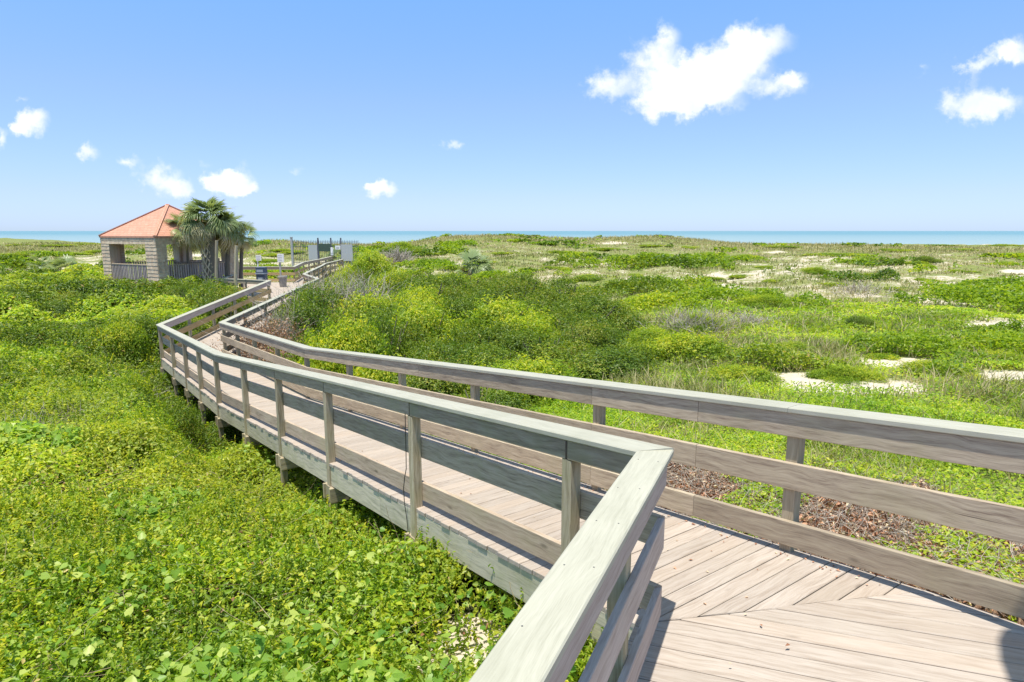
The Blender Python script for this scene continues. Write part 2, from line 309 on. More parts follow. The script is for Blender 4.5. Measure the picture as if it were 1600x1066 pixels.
# terrain material: vertex masks decide the cover
def terrain_mat():
    m, nt, p, o = newmat('dune_ground'); L = nt.links
    tcn = nd(nt, 'ShaderNodeTexCoord')
    n1 = nd(nt, 'ShaderNodeTexNoise', Scale=6.0, Detail=8.0, Roughness=.7); L.new(tcn.outputs['Object'], n1.inputs['Vector'])
    n2 = nd(nt, 'ShaderNodeTexNoise', Scale=.55, Detail=7.0, Roughness=.65); L.new(tcn.outputs['Object'], n2.inputs['Vector'])
    n3 = nd(nt, 'ShaderNodeTexNoise', Scale=40.0, Detail=4.0, Roughness=.6); L.new(tcn.outputs['Object'], n3.inputs['Vector'])
    sand = ramp(nt, n1.outputs['Fac'], [(.3, (.50, .43, .33)), (.55, (.62, .55, .44)), (.75, (.70, .64, .54))])
    sand = mixcol(nt, math_node(nt, 'MULTIPLY', n3.outputs['Fac'], .35), sand, (.34, .27, .19))
    veg = ramp(nt, n1.outputs['Fac'], [(.28, (.085, .13, .02)), (.45, (.15, .19, .045)), (.6, (.26, .26, .09)), (.78, (.40, .35, .18))])
    lit = ramp(nt, n3.outputs['Fac'], [(.3, (.09, .05, .03)), (.5, (.20, .12, .075)), (.7, (.34, .23, .15))])
    soil_shade = ramp(nt, n1.outputs['Fac'], [(.3, (.02, .022, .008)), (.6, (.045, .05, .018)), (.8, (.10, .085, .045))])  # dark soil tone that also paints the shade in leaf gaps and under the deck
    av = nd(nt, 'ShaderNodeAttribute', attribute_name='veg'); al = nd(nt, 'ShaderNodeAttribute', attribute_name='litter'); asx = nd(nt, 'ShaderNodeAttribute', attribute_name='soil_shade')
    f = math_node(nt, 'MULTIPLY_ADD', math_node(nt, 'SUBTRACT', n2.outputs['Fac'], .5), 1.4, av.outputs['Fac'])
    f = math_node(nt, 'MULTIPLY_ADD', math_node(nt, 'SUBTRACT', n1.outputs['Fac'], .5), 1.5, f)
    mr = nd(nt, 'ShaderNodeMapRange'); L.new(f, mr.inputs[0]); mr.inputs[1].default_value = .38; mr.inputs[2].default_value = .58
    c = mixcol(nt, mr.outputs[0], sand, veg)
    c = mixcol(nt, al.outputs['Fac'], c, lit); c = mixcol(nt, asx.outputs['Fac'], c, soil_shade)
    L.new(c, p.inputs['Base Color']); p.inputs['Roughness'].default_value = .95; p.inputs['Specular IOR Level'].default_value = .15
    bp = nd(nt, 'ShaderNodeBump', Strength=.6, Distance=.05); L.new(n1.outputs['Fac'], bp.inputs['Height']); L.new(bp.outputs[0], p.inputs['Normal'])
    return m
M['terrain'] = terrain_mat()
def roof_mat():
    m, nt, p, o = newmat('salmon_roof_shingles'); L = nt.links
    uv = nd(nt, 'ShaderNodeUVMap'); uv.uv_map = 'UVMap'
    br = nd(nt, 'ShaderNodeTexBrick', Scale=1.0); L.new(uv.outputs[0], br.inputs['Vector'])
    br.inputs['Brick Width'].default_value = .33; br.inputs['Row Height'].default_value = .16; br.inputs['Mortar Size'].default_value = .012
    br.inputs['Color1'].default_value = (.49, .225, .14, 1); br.inputs['Color2'].default_value = (.56, .285, .19, 1); br.inputs['Mortar'].default_value = (.34, .14, .09, 1)
    n = nd(nt, 'ShaderNodeTexNoise', Scale=2.5, Detail=5.0); L.new(uv.outputs[0], n.inputs['Vector'])
    c = mixcol(nt, math_node(nt, 'MULTIPLY', n.outputs['Fac'], .35), br.outputs['Color'], (.70, .40, .28))
    L.new(c, p.inputs['Base Color']); p.inputs['Roughness'].default_value = .85
    bp = nd(nt, 'ShaderNodeBump', Strength=.5, Distance=.02); L.new(br.outputs['Fac'], bp.inputs['Height']); bp.invert = True; L.new(bp.outputs[0], p.inputs['Normal'])
    return m
M['roof'] = roof_mat()
def sea_mat():
    m, nt, p, o = newmat('sea_water'); L = nt.links
    tcn = nd(nt, 'ShaderNodeTexCoord'); mp = nd(nt, 'ShaderNodeMapping'); mp.inputs['Scale'].default_value = (.02, .15, 1); L.new(tcn.outputs['Object'], mp.inputs[0])
    n = nd(nt, 'ShaderNodeTexNoise', Scale=1.0, Detail=5.0, Roughness=.6); L.new(mp.outputs[0], n.inputs['Vector'])
    sp = nd(nt, 'ShaderNodeSeparateXYZ'); L.new(tcn.outputs['Object'], sp.inputs[0])
    dd = nd(nt, 'ShaderNodeMapRange'); L.new(sp.outputs[1], dd.inputs[0]); dd.inputs[1].default_value = 200; dd.inputs[2].default_value = 1500
    c = mixcol(nt, dd.outputs[0], (.28, .35, .35), (.13, .25, .29))
    c = mixcol(nt, math_node(nt, 'MULTIPLY', n.outputs['Fac'], .3), c, (.16, .33, .36))
    # surf
    mp2 = nd(nt, 'ShaderNodeMapping'); mp2.inputs['Scale'].default_value = (.006, .06, 1); L.new(tcn.outputs['Object'], mp2.inputs[0])
    n2 = nd(nt, 'ShaderNodeTexNoise', Scale=1.0, Detail=6.0, Roughness=.7); L.new(mp2.outputs[0], n2.inputs['Vector'])
    sf = nd(nt, 'ShaderNodeMapRange'); L.new(n2.outputs['Fac'], sf.inputs[0]); sf.inputs[1].default_value = .56; sf.inputs[2].default_value = .64
    near = nd(nt, 'ShaderNodeMapRange'); L.new(sp.outputs[1], near.inputs[0]); near.inputs[1].default_value = 230; near.inputs[2].default_value = 420; near.inputs[3].default_value = 1; near.inputs[4].default_value = 0
    c = mixcol(nt, math_node(nt, 'MULTIPLY', sf.outputs[0], near.outputs[0]), c, (.7, .74, .74))
    L.new(c, p.inputs['Base Color']); p.inputs['Roughness'].default_value = .5
    p.inputs['Specular IOR Level'].default_value = .12
    bp = nd(nt, 'ShaderNodeBump', Strength=.5, Distance=.4); L.new(n.outputs['Fac'], bp.inputs['Height']); L.new(bp.outputs[0], p.inputs['Normal'])
    return m
M['sea'] = sea_mat()

# ------------------------------------------------------------------ boardwalk geometry (all in metres, camera at the origin)
R = 1.07
C0 = Vector((0.687, 3.390, -1.201)); KL = Vector((-5.976, 12.586, -2.427)); EL = Vector((-11.136, 19.812, -2.883))
RC = Vector((1.9025, 4.271, -1.201)); KR = Vector((-4.205, 12.699, -2.325)); ER = Vector((-8.961, 19.359, -2.745))
def hd(a): return Vector((math.sin(D2R(a)), math.cos(D2R(a)), 0))
NEAR = hd(23.71); RAMP = hd(-35.93); RAMPN = hd(-35.93+90)
A0 = C0 - NEAR*6.0                               # the near rail runs back past the camera
dR = (RC-KR).normalized(); R0 = RC + dR*2.6      # right rail runs on past the picture edge
S3 = hd(-2.4)
FL = EL + S3*10.55; FL.z = -2.30                 # left rail of the third stretch ends at the landing
FR = ER + S3*11.5; FR.z = -2.25

# ------------------------------------------------------------------ terrain height
CT = [  # x, y, z ground
 (0,-6,-3.0),(6,-6,-2.9),(-8,-6,-3.2),(0,0,-2.95),(3,1,-2.75),(6,2,-2.7),(-2,1,-3.15),(-6,2,-3.3),(.3,3.2,-2.95),(-1.0,3.2,-3.12),(-3,4,-3.3),
 (-1.4,5.2,-3.3),(-3.1,7.6,-3.8),(-4.5,9.5,-4.15),(-6.6,12.2,-4.6),(-9,15.6,-4.85),(-11.8,19.5,-5.05),(-6,7,-3.75),(-10,12,-4.3),(-14,16,-4.6),(-9,6,-3.7),
 (-18,20,-4.5),(-22,28,-4.3),(-16,25,-4.6),(-30,30,-4.1),(-24,33,-3.95),(-13.5,27,-4.6),(-18,29.5,-3.9),(-19.5,36,-3.15),(-18,31.8,-3.5),(-23,34,-3.3),(-30,45,-3.8),(-45,55,-3.6),(-20,45,-4.0),
 (2.7,4.6,-2.52),(3.4,3.4,-2.50),(5,5,-2.55),(1.5,6.5,-2.85),(4,8,-2.85),(8,6,-2.7),(.4,8.5,-3.2),(-1.6,11,-3.7),(3,12,-3.1),(8,12,-3.0),(14,14,-2.9),(-3.4,14,-4.2),(-6.8,19,-4.6),
 (-2,19,-4.2),(3,18,-3.5),(9,20,-3.2),(18,22,-3.0),(-7,25,-4.5),(-10,31,-4.4),(-3,28,-4.0),(4,28,-3.6),(12,30,-3.2),(25,30,-3.0),(-14,38,-4.3),(-12,44,-4.0),
 (-14,52,-3.5),(-19,58,-3.3),(-10,58,-3.2),(-3,40,-3.7),(6,42,-3.3),(20,45,-3.1),(40,45,-2.9),(0,60,-3.0),(20,65,-2.9),(50,70,-2.8),(-30,65,-3.4),(-60,70,-3.4)]
CT = np.array(CT, float)
def warp(x, y):
    d = np.hypot(x, y+4); a = np.arctan2(x, y+4); v = np.log(d+3)
    return np.stack([a*2.4*np.clip(d/8, .3, 1), v*2.6], -1)
def tps(d): return np.where(d > 1e-9, d*d*np.log(d+1e-12), 0)
Wc = warp(CT[:, 0], CT[:, 1]); nC = len(CT)
K = tps(np.linalg.norm(Wc[:, None]-Wc[None], axis=-1))+np.eye(nC)*.15
P_ = np.c_[np.ones(nC), Wc]; A_ = np.block([[K, P_], [P_.T, np.zeros((3, 3))]])
SOL = np.linalg.solve(A_, np.r_[CT[:, 2], np.zeros(3)])
CRX = np.array([-1.6, -.8, -.7, -.62, -.53, -.42, -.40, -.36, -.33, -.30, -.2, -.16, -.13, -.10, -.04, .05, .1, .16, .23, .27, .32, .38, .5, .65, .8, 1.6])
CRY = np.array([368, 371, 375, 380, 379, 381, 378, 376, 378, 382, 382, 379, 374, 370.5, 368.5, 371, 373, 372, 369.5, 373, 378, 381.5, 381, 382, 382, 378.])
def wheight(x, y):
    """ground height without the corridor fixes"""
    w = warp(x, y).reshape(-1, 2); z = np.empty(len(w))
    for i in range(0, len(w), 20000):
        q = w[i:i+20000]; z[i:i+20000] = tps(np.linalg.norm(q[:, None]-Wc[None], axis=-1))@SOL[:nC]+SOL[nC]+q@SOL[nC+1:]
    return z.reshape(np.shape(x))
def Hraw(x, y):
    x = np.asarray(x, float); y = np.asarray(y, float); d = np.hypot(x, y)
    z = np.clip(wheight(x, y), -5.4, -2.3)
    z = np.where(d > 90, -3.0, z)
    mid = -3.0+.5*(fbm(x*.06, y*.06, 5)-.5)*2
    z = z+(mid-z)*sstep(48, 80, d)
    # dune ridge
    a = x/np.maximum(y, 1); py = np.interp(a, CRX, CRY); slope = -(py-361)/1000*1.02
    crest = slope*112
    g = np.exp(-((d-112*np.sqrt(1+np.clip(a, -2, 2)**2)*.97)/22)**2)
    z = z+(crest-z)*g*(y > 0)
    amp = .10+.32*sstep(15, 45, d)
    z = z+(fbm(x*.33, y*.33, 3, 4)-.5)*2*amp*(1-.55*g)+(fbm(x*1.6, y*1.6, 9, 3)-.5)*.10
    z = z+(vnoise(x*.9, y*.9, 31)-.5)*.25*sstep(35, 60, d)*(1-.6*g)
    b = sstep(125, 165, y)*(y > 0); z = z*(1-b)+(-6.6-.012*(y-160))*b
    return z
SEG = [(A0, C0, R), (C0, KL, R), (KL, EL, R), (EL, FL, R)]
def deckz_near(x, y):
    """signed lateral distance to the walk (0 inside) and deck height there"""
    best = np.full(np.shape(x), 1e9); bz = np.zeros(np.shape(x))
    for a, b, w in ((C0-NEAR*5, C0, 2.6), (C0, KL, 1.65), (KL, EL, 1.65), (EL, FL, 2.35)):
        d = Vector((b.x-a.x, b.y-a.y, 0)); Ln = d.length; d = d/Ln; n = Vector((d.y, -d.x, 0))
        t = (x-a.x)*d.x+(y-a.y)*d.y; s = (x-a.x)*n.x+(y-a.y)*n.y
        dt = np.maximum(np.maximum(-t-.8, t-Ln-1.5), 0); ds = np.maximum(np.maximum(-s, s-w), 0); dist = np.hypot(dt, ds)
        zz = a.z+(b.z-a.z)*np.clip(t/Ln, 0, 1)-R
        m_ = dist < best; best = np.where(m_, dist, best); bz = np.where(m_, zz, bz)
    return best, bz
def H(x, y):
    z = Hraw(x, y); d, bz = deckz_near(np.asarray(x, float), np.asarray(y, float))
    lim = bz-.17-.32*(1-sstep(0, .1, d)); k_ = 1-sstep(.1, 1.6, d)
    z2 = np.minimum(z, lim); return z*(1-k_)+z2*k_
def Hs(x, y): return float(H(np.array([x]), np.array([y]))[0])

# masks -------------------------------------------------------------
def lat_right(x, y):
    """distance to the right of the right rail line of the ramp, and along"""
    t = (x-RC.x)*RAMP.x+(y-RC.y)*RAMP.y; s = (x-RC.x)*RAMPN.x+(y-RC.y)*RAMPN.y
    return s, t
def masks(x, y):
    x = np.asarray(x, float); y = np.asarray(y, float); d = np.hypot(x, y)
    s, t = lat_right(x, y)
    n = fbm(x*.8, y*.8, 41, 4)
    lit = (1-sstep(1.7, 3.0, s+(n-.5)*4.5))*(s > -.3)*(1-sstep(1.5, 3.8, t+(n-.5)*2.5))
    left = np.where(y < EL.y, s < -1.4, (x-EL.x)*S3.y-(y-EL.y)*S3.x < .1)
    thick = thicket(x, y)
    sgap = np.exp(-(((x+.38)/.36)**2+((y-4.25)/.6)**2)); soil_shade = np.where(left & (sgap < .4), (1-sstep(46, 56, d+8*(fbm(x*.1, y*.1, 77)-.5)))*1.0, 0)
    soil_shade = np.maximum(soil_shade, thick)
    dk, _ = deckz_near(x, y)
    soil_shade = np.maximum(soil_shade, (dk < .9)*(s < 2)*(1.0-(lit > .2))*(sgap < .4))  # ground beneath the walk darkened to stand for the deck's shade
    veg = .62+.16*(fbm(x*.05, y*.05, 61)-.5)*2+.55*(fbm(x*.16, y*.28, 62, 4)-.5)
    ridge = sstep(75, 95, d); veg = veg+ridge*.22
    veg = np.where(d < 25, veg+.25, veg)
    # sandy openings
    for (sx, sy, rx, ry, am) in SANDY:
        veg = veg-am*np.exp(-(((x-sx)/rx)**2+((y-sy)/ry)**2))
    veg = veg-1.4*sgap; veg = np.where(y > 122, veg-sstep(122, 134, y)*1.5, veg)
    return veg, np.clip(lit, 0, 1), np.clip(soil_shade, 0, 1)
def g_at(px, py):
    """ground point under a picture point (march along the ray)"""
    a, b = ray(px, py); Y = np.geomspace(2, 140, 900); z = H(a*Y, Y); k_ = np.argmax(b*Y < z); return float(a*Y[k_]), float(Y[k_])
SANDY = []
def thicket(x, y):
    s, t = lat_right(x, y); a = x/np.maximum(y, .5); n = (fbm(x*.35, y*.35, 23)-.5)
    up = np.interp(y, [8, 11, 14, 20, 26, 34, 40], [-.12, .06, .17, .21, .13, .0, -.1])+n*.12
    m_ = (s > .9) & (a < up) & (y > 9) & (y < 35) & (a > -.52)
    return m_.astype(float)
for q in [(1310,603,1.0,.45,1.5),(1255,590,.6,.3,1.4),(1360,610,.7,.3,1.2),(1403,566,.8,.5,1.2),(1590,592,1.0,.5,1.3),(1190,590,.4,.2,1.0),(1180,585,.4,.2,1),
          (1590,425,2,.8,1.0),(1550,493,.7,.4,.6),(1580,510,2.0,.7,1.4),(810,425,1.5,1,.4),(1480,398,2,1.5,.5),(1300,500,1.5,1.2,.25),(1400,535,2,1,.3),
          (700,415,3,2,.6),(910,460,2,1,.7),(1130,450,1.5,1,.5),(960,380,4,3,.6),(40,428,5,2.5,1.0),(80,435,4,1.5,.8),(20,440,3,2,.6),(130,415,4,2,.7),(290,398,5,4,.7),(300,385,6,5,.7),(600,395,4,3,.4),(1220,395,4,2,.6)]:
    gx, gy = g_at(q[0], q[1]); kf_ = 1.0 if q[1] > 560 else .62; SANDY.append((gx, gy, q[2]*1.05*kf_, q[3]*1.35*kf_, q[4]))

def grid_terrain():
    az = np.concatenate([np.linspace(-180, -62, 40), np.linspace(-60, 60, 620), np.linspace(62, 180, 40)])
    rr = np.concatenate([[0.3], np.geomspace(.8, 120, 430), np.linspace(122, 260, 40)])
    Az, Rr = np.meshgrid(np.radians(az), rr, indexing='ij'); x = Rr*np.sin(Az); y = Rr*np.cos(Az)
    z = H(x.ravel(), y.ravel()); veg, lit, soil_shade = masks(x.ravel(), y.ravel())
    v = np.stack([x.ravel(), y.ravel(), z], 1).astype(np.float32); na_, nr = x.shape
    i = np.arange(na_-1)[:, None]*nr+np.arange(nr-1)[None]; i = i.ravel()
    f = np.stack([i, i+1, i+nr+1, i+nr], 1)[:, ::-1]
    me = mesh_np('dune_terrain', v, f, M['terrain'], {'veg': veg, 'litter': lit, 'soil_shade': soil_shade}, smooth=True)
    o = bpy.data.objects.new('dune_terrain', me); COL.objects.link(o); tag(o, 'rolling sandy dune ground behind and under the scrub', 'ground', kind='structure')
    return o
def mesh_np(name, v, f, mat, attrs=None, smooth=False, mats=None, mi=None):
    me = bpy.data.meshes.new(name); nf, k_ = f.shape
    me.vertices.add(len(v)); me.vertices.foreach_set('co', np.ascontiguousarray(v, dtype=np.float32).ravel())
    me.loops.add(nf*k_); me.loops.foreach_set('vertex_index', np.ascontiguousarray(f, dtype=np.int32).ravel())
    me.polygons.add(nf); me.polygons.foreach_set('loop_start', np.arange(0, nf*k_, k_, dtype=np.int32))
    try: me.polygons.foreach_set('loop_total', np.full(nf, k_, dtype=np.int32))
    except Exception: pass
    if smooth: me.polygons.foreach_set('use_smooth', np.ones(nf, dtype=bool))
    for m_ in (mats or [mat]): me.materials.append(m_)
    if mi is not None: me.polygons.foreach_set('material_index', mi.astype(np.int32))
    for n_, a in (attrs or {}).items():
        t = me.attributes.new(n_, 'FLOAT', 'POINT'); t.data.foreach_set('value', np.ascontiguousarray(a, dtype=np.float32))
    me.update(calc_edges=True); return me
def leaves_np(P, Nn, size, ratio=.5, fold=.18, r=None, spin=None):
    """P centres, Nn normals, size lengths -> folded diamond leaves (4 verts, 2 tris each)"""
    n = len(P); Nn = Nn/np.linalg.norm(Nn, axis=1, keepdims=True)
    a = rng.normal(size=(n, 3)) if spin is None else spin
    T = a-(a*Nn).sum(1, keepdims=True)*Nn; T /= np.linalg.norm(T, axis=1, keepdims=True)+1e-9; B = np.cross(Nn, T)
    s = size[:, None]; w = s*(ratio if np.isscalar(ratio) else ratio[:, None])*.5
    base = P-T*s*.5; tip = P+T*s*.5-Nn*s*.12; l = P-B*w+Nn*s*fold-T*s*.06; r_ = P+B*w+Nn*s*fold-T*s*.06
    v = np.stack([base, r_, tip, l], 1).reshape(-1, 3); i = np.arange(n)*4
    f = np.concatenate([np.stack([i, i+1, i+2], 1), np.stack([i, i+2, i+3], 1)])
    return v, f
def round_leaves(P, Nn, size):
    # heart-like six-sided leaves, slightly cupped
    n = len(P); Nn = Nn/np.linalg.norm(Nn, axis=1, keepdims=True); a = rng.normal(size=(n, 3)); T = a-(a*Nn).sum(1, keepdims=True)*Nn; T /= np.linalg.norm(T, axis=1, keepdims=True)+1e-9; B = np.cross(Nn, T); s = size[:, None]*.5
    vs = [P-T*s*.55]
    for t, b, c in ((-.85, .5, .16), (-.15, .95, .24), (.45, .62, .16), (1.1, 0, -.1), (.45, -.62, .16), (-.15, -.95, .24), (-.85, -.5, .16)): vs.append(P+T*s*t+B*s*b+Nn*s*c)
    v = np.stack(vs, 1).reshape(-1, 3); i = np.arange(n)*8
    return v, np.concatenate([np.stack([i, i+k_, i+k_+1], 1) for k_ in range(1, 7)])
def blades_np(P, h, lean, w):
    """grass blades: tapered bent 3-tri strips"""
    n = len(P); a = rng.uniform(0, 2*np.pi, n); side = np.stack([np.cos(a), np.sin(a), 0*a], 1)*w[:, None]*.5
    mid = P+np.stack([lean[:, 0]*.35, lean[:, 1]*.35, h*.6], 1); tip = P+np.stack([lean[:, 0], lean[:, 1], h], 1)
    v = np.stack([P-side, P+side, mid+side*.7, mid-side*.7, tip], 1).reshape(-1, 3); i = np.arange(n)*5
    f = np.concatenate([np.stack([i, i+1, i+2], 1), np.stack([i, i+2, i+3], 1), np.stack([i+3, i+2, i+4], 1)])
    return v, f
def add_np(name, v, f, mat, rnd, per, label=None, cat=None, kind=None, parent=None, group=None, mats=None, mi=None):
    me = mesh_np(name, v, f, mat, {'rnd': np.repeat(rnd, per)}, mats=mats, mi=mi)
    o = bpy.data.objects.new(name, me); COL.objects.link(o); o.parent = parent; tag(o, label, cat, group, kind); return o
grid_terrain()
# sea: one sheet to the horizon
mb = MB(); zs = -7.0
mb.poly([(-40000, 150, zs), (40000, 150, zs), (40000, 50000, zs), (-40000, 50000, zs)], [(0, 0)]*4, .5)
tag(mb.build('sea', M['sea']), 'turquoise sea along the horizon', 'sea', kind='structure')

# ------------------------------------------------------------------ rails
def mitres(P):
    """vertical cutting planes at the joints of a polyline"""
    out = []
    for i in range(len(P)):
        d0 = (P[i]-P[i-1]) if i > 0 else (P[1]-P[0]); d1 = (P[i+1]-P[i]) if i < len(P)-1 else (P[-1]-P[-2])
        d0 = Vector((d0.x, d0.y, 0)).normalized(); d1 = Vector((d1.x, d1.y, 0)).normalized(); out.append((d0+d1).normalized())
    return out
def offset(P, s):
    """offset a polyline to its right by s in plan, mitred; z follows slope"""
    m = mitres(P); out = []
    for i, p in enumerate(P):
        d = (P[i+1]-P[i]) if i < len(P)-1 else (P[-1]-P[-2]); d = Vector((d.x, d.y, 0)).normalized(); n = Vector((d.y, -d.x, 0)); q = Vector((m[i].y, -m[i].x, 0))
        out.append(p+q*(s/q.dot(n)))
    return out
def sweep(mb, P, a0, a1, b0, b1, c=0.0, mi=0, seglen=None, gap=.0, jitter=0):
    """board along polyline P; a = offset to the right, b = height relative to P; split in boards at seglen"""
    m = mitres(P)
    for i in range(len(P)-1):
        p, q = P[i], P[i+1]; d = Vector((q.x-p.x, q.y-p.y, 0)); Ln = d.length; d.normalize(); n = Vector((d.y, -d.x, 0))
        cuts = [0.0]+[t for t in (seglen[i] if seglen else []) if .15 < t < Ln-.15]+[Ln]
        for k_ in range(len(cuts)-1):
            t0, t1 = cuts[k_]/Ln, cuts[k_+1]/Ln; g = gap/Ln/2
            if k_ > 0: t0 += g
            if k_ < len(cuts)-2: t1 -= g
            dz = random.uniform(-jitter, jitter)
            mb.prism(rect(a0, a1, b0+dz, b1+dz, c), p.lerp(q, t0), p.lerp(q, t1), n, UP, m0=(m[i] if k_ == 0 else d), m1=(m[i+1] if k_ == len(cuts)-2 else d), mi=mi[i] if isinstance(mi, list) else mi)
def t_from_px(a, b, px, off=0):
    """distance along a->b (plan) where the line, shifted right by off, shows at picture column px"""
    d = Vector((b.x-a.x, b.y-a.y, 0)).normalized(); n = Vector((d.y, -d.x, 0)); o = a+n*off
    # solve with pitch: column depends on depth c*Y - s*z
    best = None
    for k_ in range(-300, 2200):
        t = k_*.02; q = o+d*t
        zt = a.z+(b.z-a.z)*t/Vector((b.x-a.x, b.y-a.y, 0)).length-.4
        dep = q.y*math.cos(PITCH)-zt*math.sin(PITCH)
        if dep < .2: continue
        e = abs(800+1000*q.x/dep-px)
        if best is None or e < best[0]: best = (e, t)
    return best[1]
def rail(parent, name, P, side, posts, cuts, mats, outer=True, post_down=1.6, label=None, segm=None):
    """side=+1: deck lies to the right of P (P = outer cap edge); side=-1: P = inner cap edge, deck to the left.
    posts: list of (segment, t)"""
    capm, brdm, pstm = mats; s = 1
    cap = MB(); sweep(cap, P, 0, .187, -.038, 0, c=.006, seglen=cuts[0], gap=.003)
    hr = cap.build('handrail', capm, parent)
    if label: hr['label'] = label
    if side > 0: lat = dict(inner=(.120, .158), post=(.030, .120), outer=(.028, .066))
    else: lat = dict(inner=(.020, .058), post=(.058, .148), outer=(.112, .150))
    hts = [(-.21, -.041), (-.59, -.40), (-1.01, -.83)]
    for h0, h1 in hts:
        b = MB(); sweep(b, P, lat['inner'][0], lat['inner'][1], h0, h1, c=.004, seglen=cuts[1], gap=.004, jitter=.002, mi=(segm if h1 < -.1 else [min(q_, 1) for q_ in segm]) if segm else 0); b.build('rail_board', brdm, hr)
    if outer:
        b = MB(); sweep(b, P, lat['outer'][0], lat['outer'][1], -.172, -.041, c=.004, seglen=cuts[1], gap=.022, jitter=.002, mi=[0 for q_ in segm] if segm else 0); b.build('rail_board', brdm, hr)
    for i, t in posts:
        p, q = P[i], P[i+1]; d = Vector((q.x-p.x, q.y-p.y, 0)); Ln = d.length; d.normalize(); n = Vector((d.y, -d.x, 0)); c = p.lerp(q, t/Ln)
        pb = MB(); gz = min(Hs(c.x, c.y)-.5, c.z-1.3); r_ = random.random()
        a0, a1 = lat['post']
        tw = .0015
        if side > 0:
            vbox(pb, c, n, d, a0, a1, -.045, .045, gz, c.z-.176, .005, r_); vbox(pb, c, n, d, a0+.038, a1-tw, -.043, .043, c.z-.18, c.z-.040, 0, r_)
        else:
            vbox(pb, c, n, d, a0+.0, a1, -.045, .045, gz, c.z-.176, .005, r_); vbox(pb, c, n, d, a0+tw, a1-.038, -.043, .043, c.z-.18, c.z-.040, 0, r_)
        pb.build('post', pstm, hr)
    return hr
bw = empty('boardwalk', (C0.x, C0.y, C0.z-R), 'long weathered wooden boardwalk with two railings sloping away from the foreground', 'boardwalk')
# left rail
PL = [A0, C0, KL, EL, FL]
lp = [(1, t_from_px(C0, KL, x, .075)) for x in (893, 648, 513, 436, 382)]+[(2, max(.25, t_from_px(KL, EL, x, .075))) for x in (339, 311, 289, 269)]+[(2, (Vector((EL.x-KL.x, EL.y-KL.y, 0))).length-.12)]
ln0 = (C0-A0).length
lp += [(0, ln0-.62), (0, ln0-2.6), (0, ln0-4.6)]+[(3, t) for t in (2.1, 4.1, 6.2, 8.3, 10.4)]
cutsL = [[], [t for i, t in lp if i == 1], [t for i, t in lp if i == 2][:-1:1], [4.1, 8.3]]
capcuts = [[3.0], [4.3, 8.6], [4.2], [5.0]]
rail(bw, 'rail', PL, +1, lp, (capcuts, cutsL), (M['cap'], [M['board'], M['pinkboard'], M['golden']], M['post']), label='left handrail whose broad pale cap juts into the foreground', segm=[1, 0, 0, 2])
# right rail
PR = [R0, RC, KR, ER, FR]
lnR = (RC-KR).length
PRm = [R0, KR, ER, FR]; base = Vector((RC.x-R0.x, RC.y-R0.y, 0)).length
rp = [(0, base+t_from_px(RC, KR, x, .10)) for x in (1243, 935, 743, 629, 546, 480)]+[(1, t_from_px(KR, ER, x, .1)) for x in (434, 398, 371)]+[(1, Vector((ER.x-KR.x, ER.y-KR.y, 0)).length-.15)]+[(2, t) for t in (1.9, 3.9, 5.9, 8, 10)]
rp += [(0, .3)]
jr = [base+t_from_px(RC, KR, x, 0) for x in (1085, 922, 652)]
rail(bw, 'rail', PRm, -1, rp, ([[base, base+4.4], [4.0], [4.0]], [jr, [t for i, t in rp if i == 1][::2], [4, 8]]), (M['cap'], M['rboard'], M['post']), outer=True, label='right handrail between the planks and the dune')
# right rail of the near landing (out of the picture)
PN = [R0 - NEAR*5.0 + Vector((0, 0, 0)), R0.copy()]; PN[0].z = R0.z

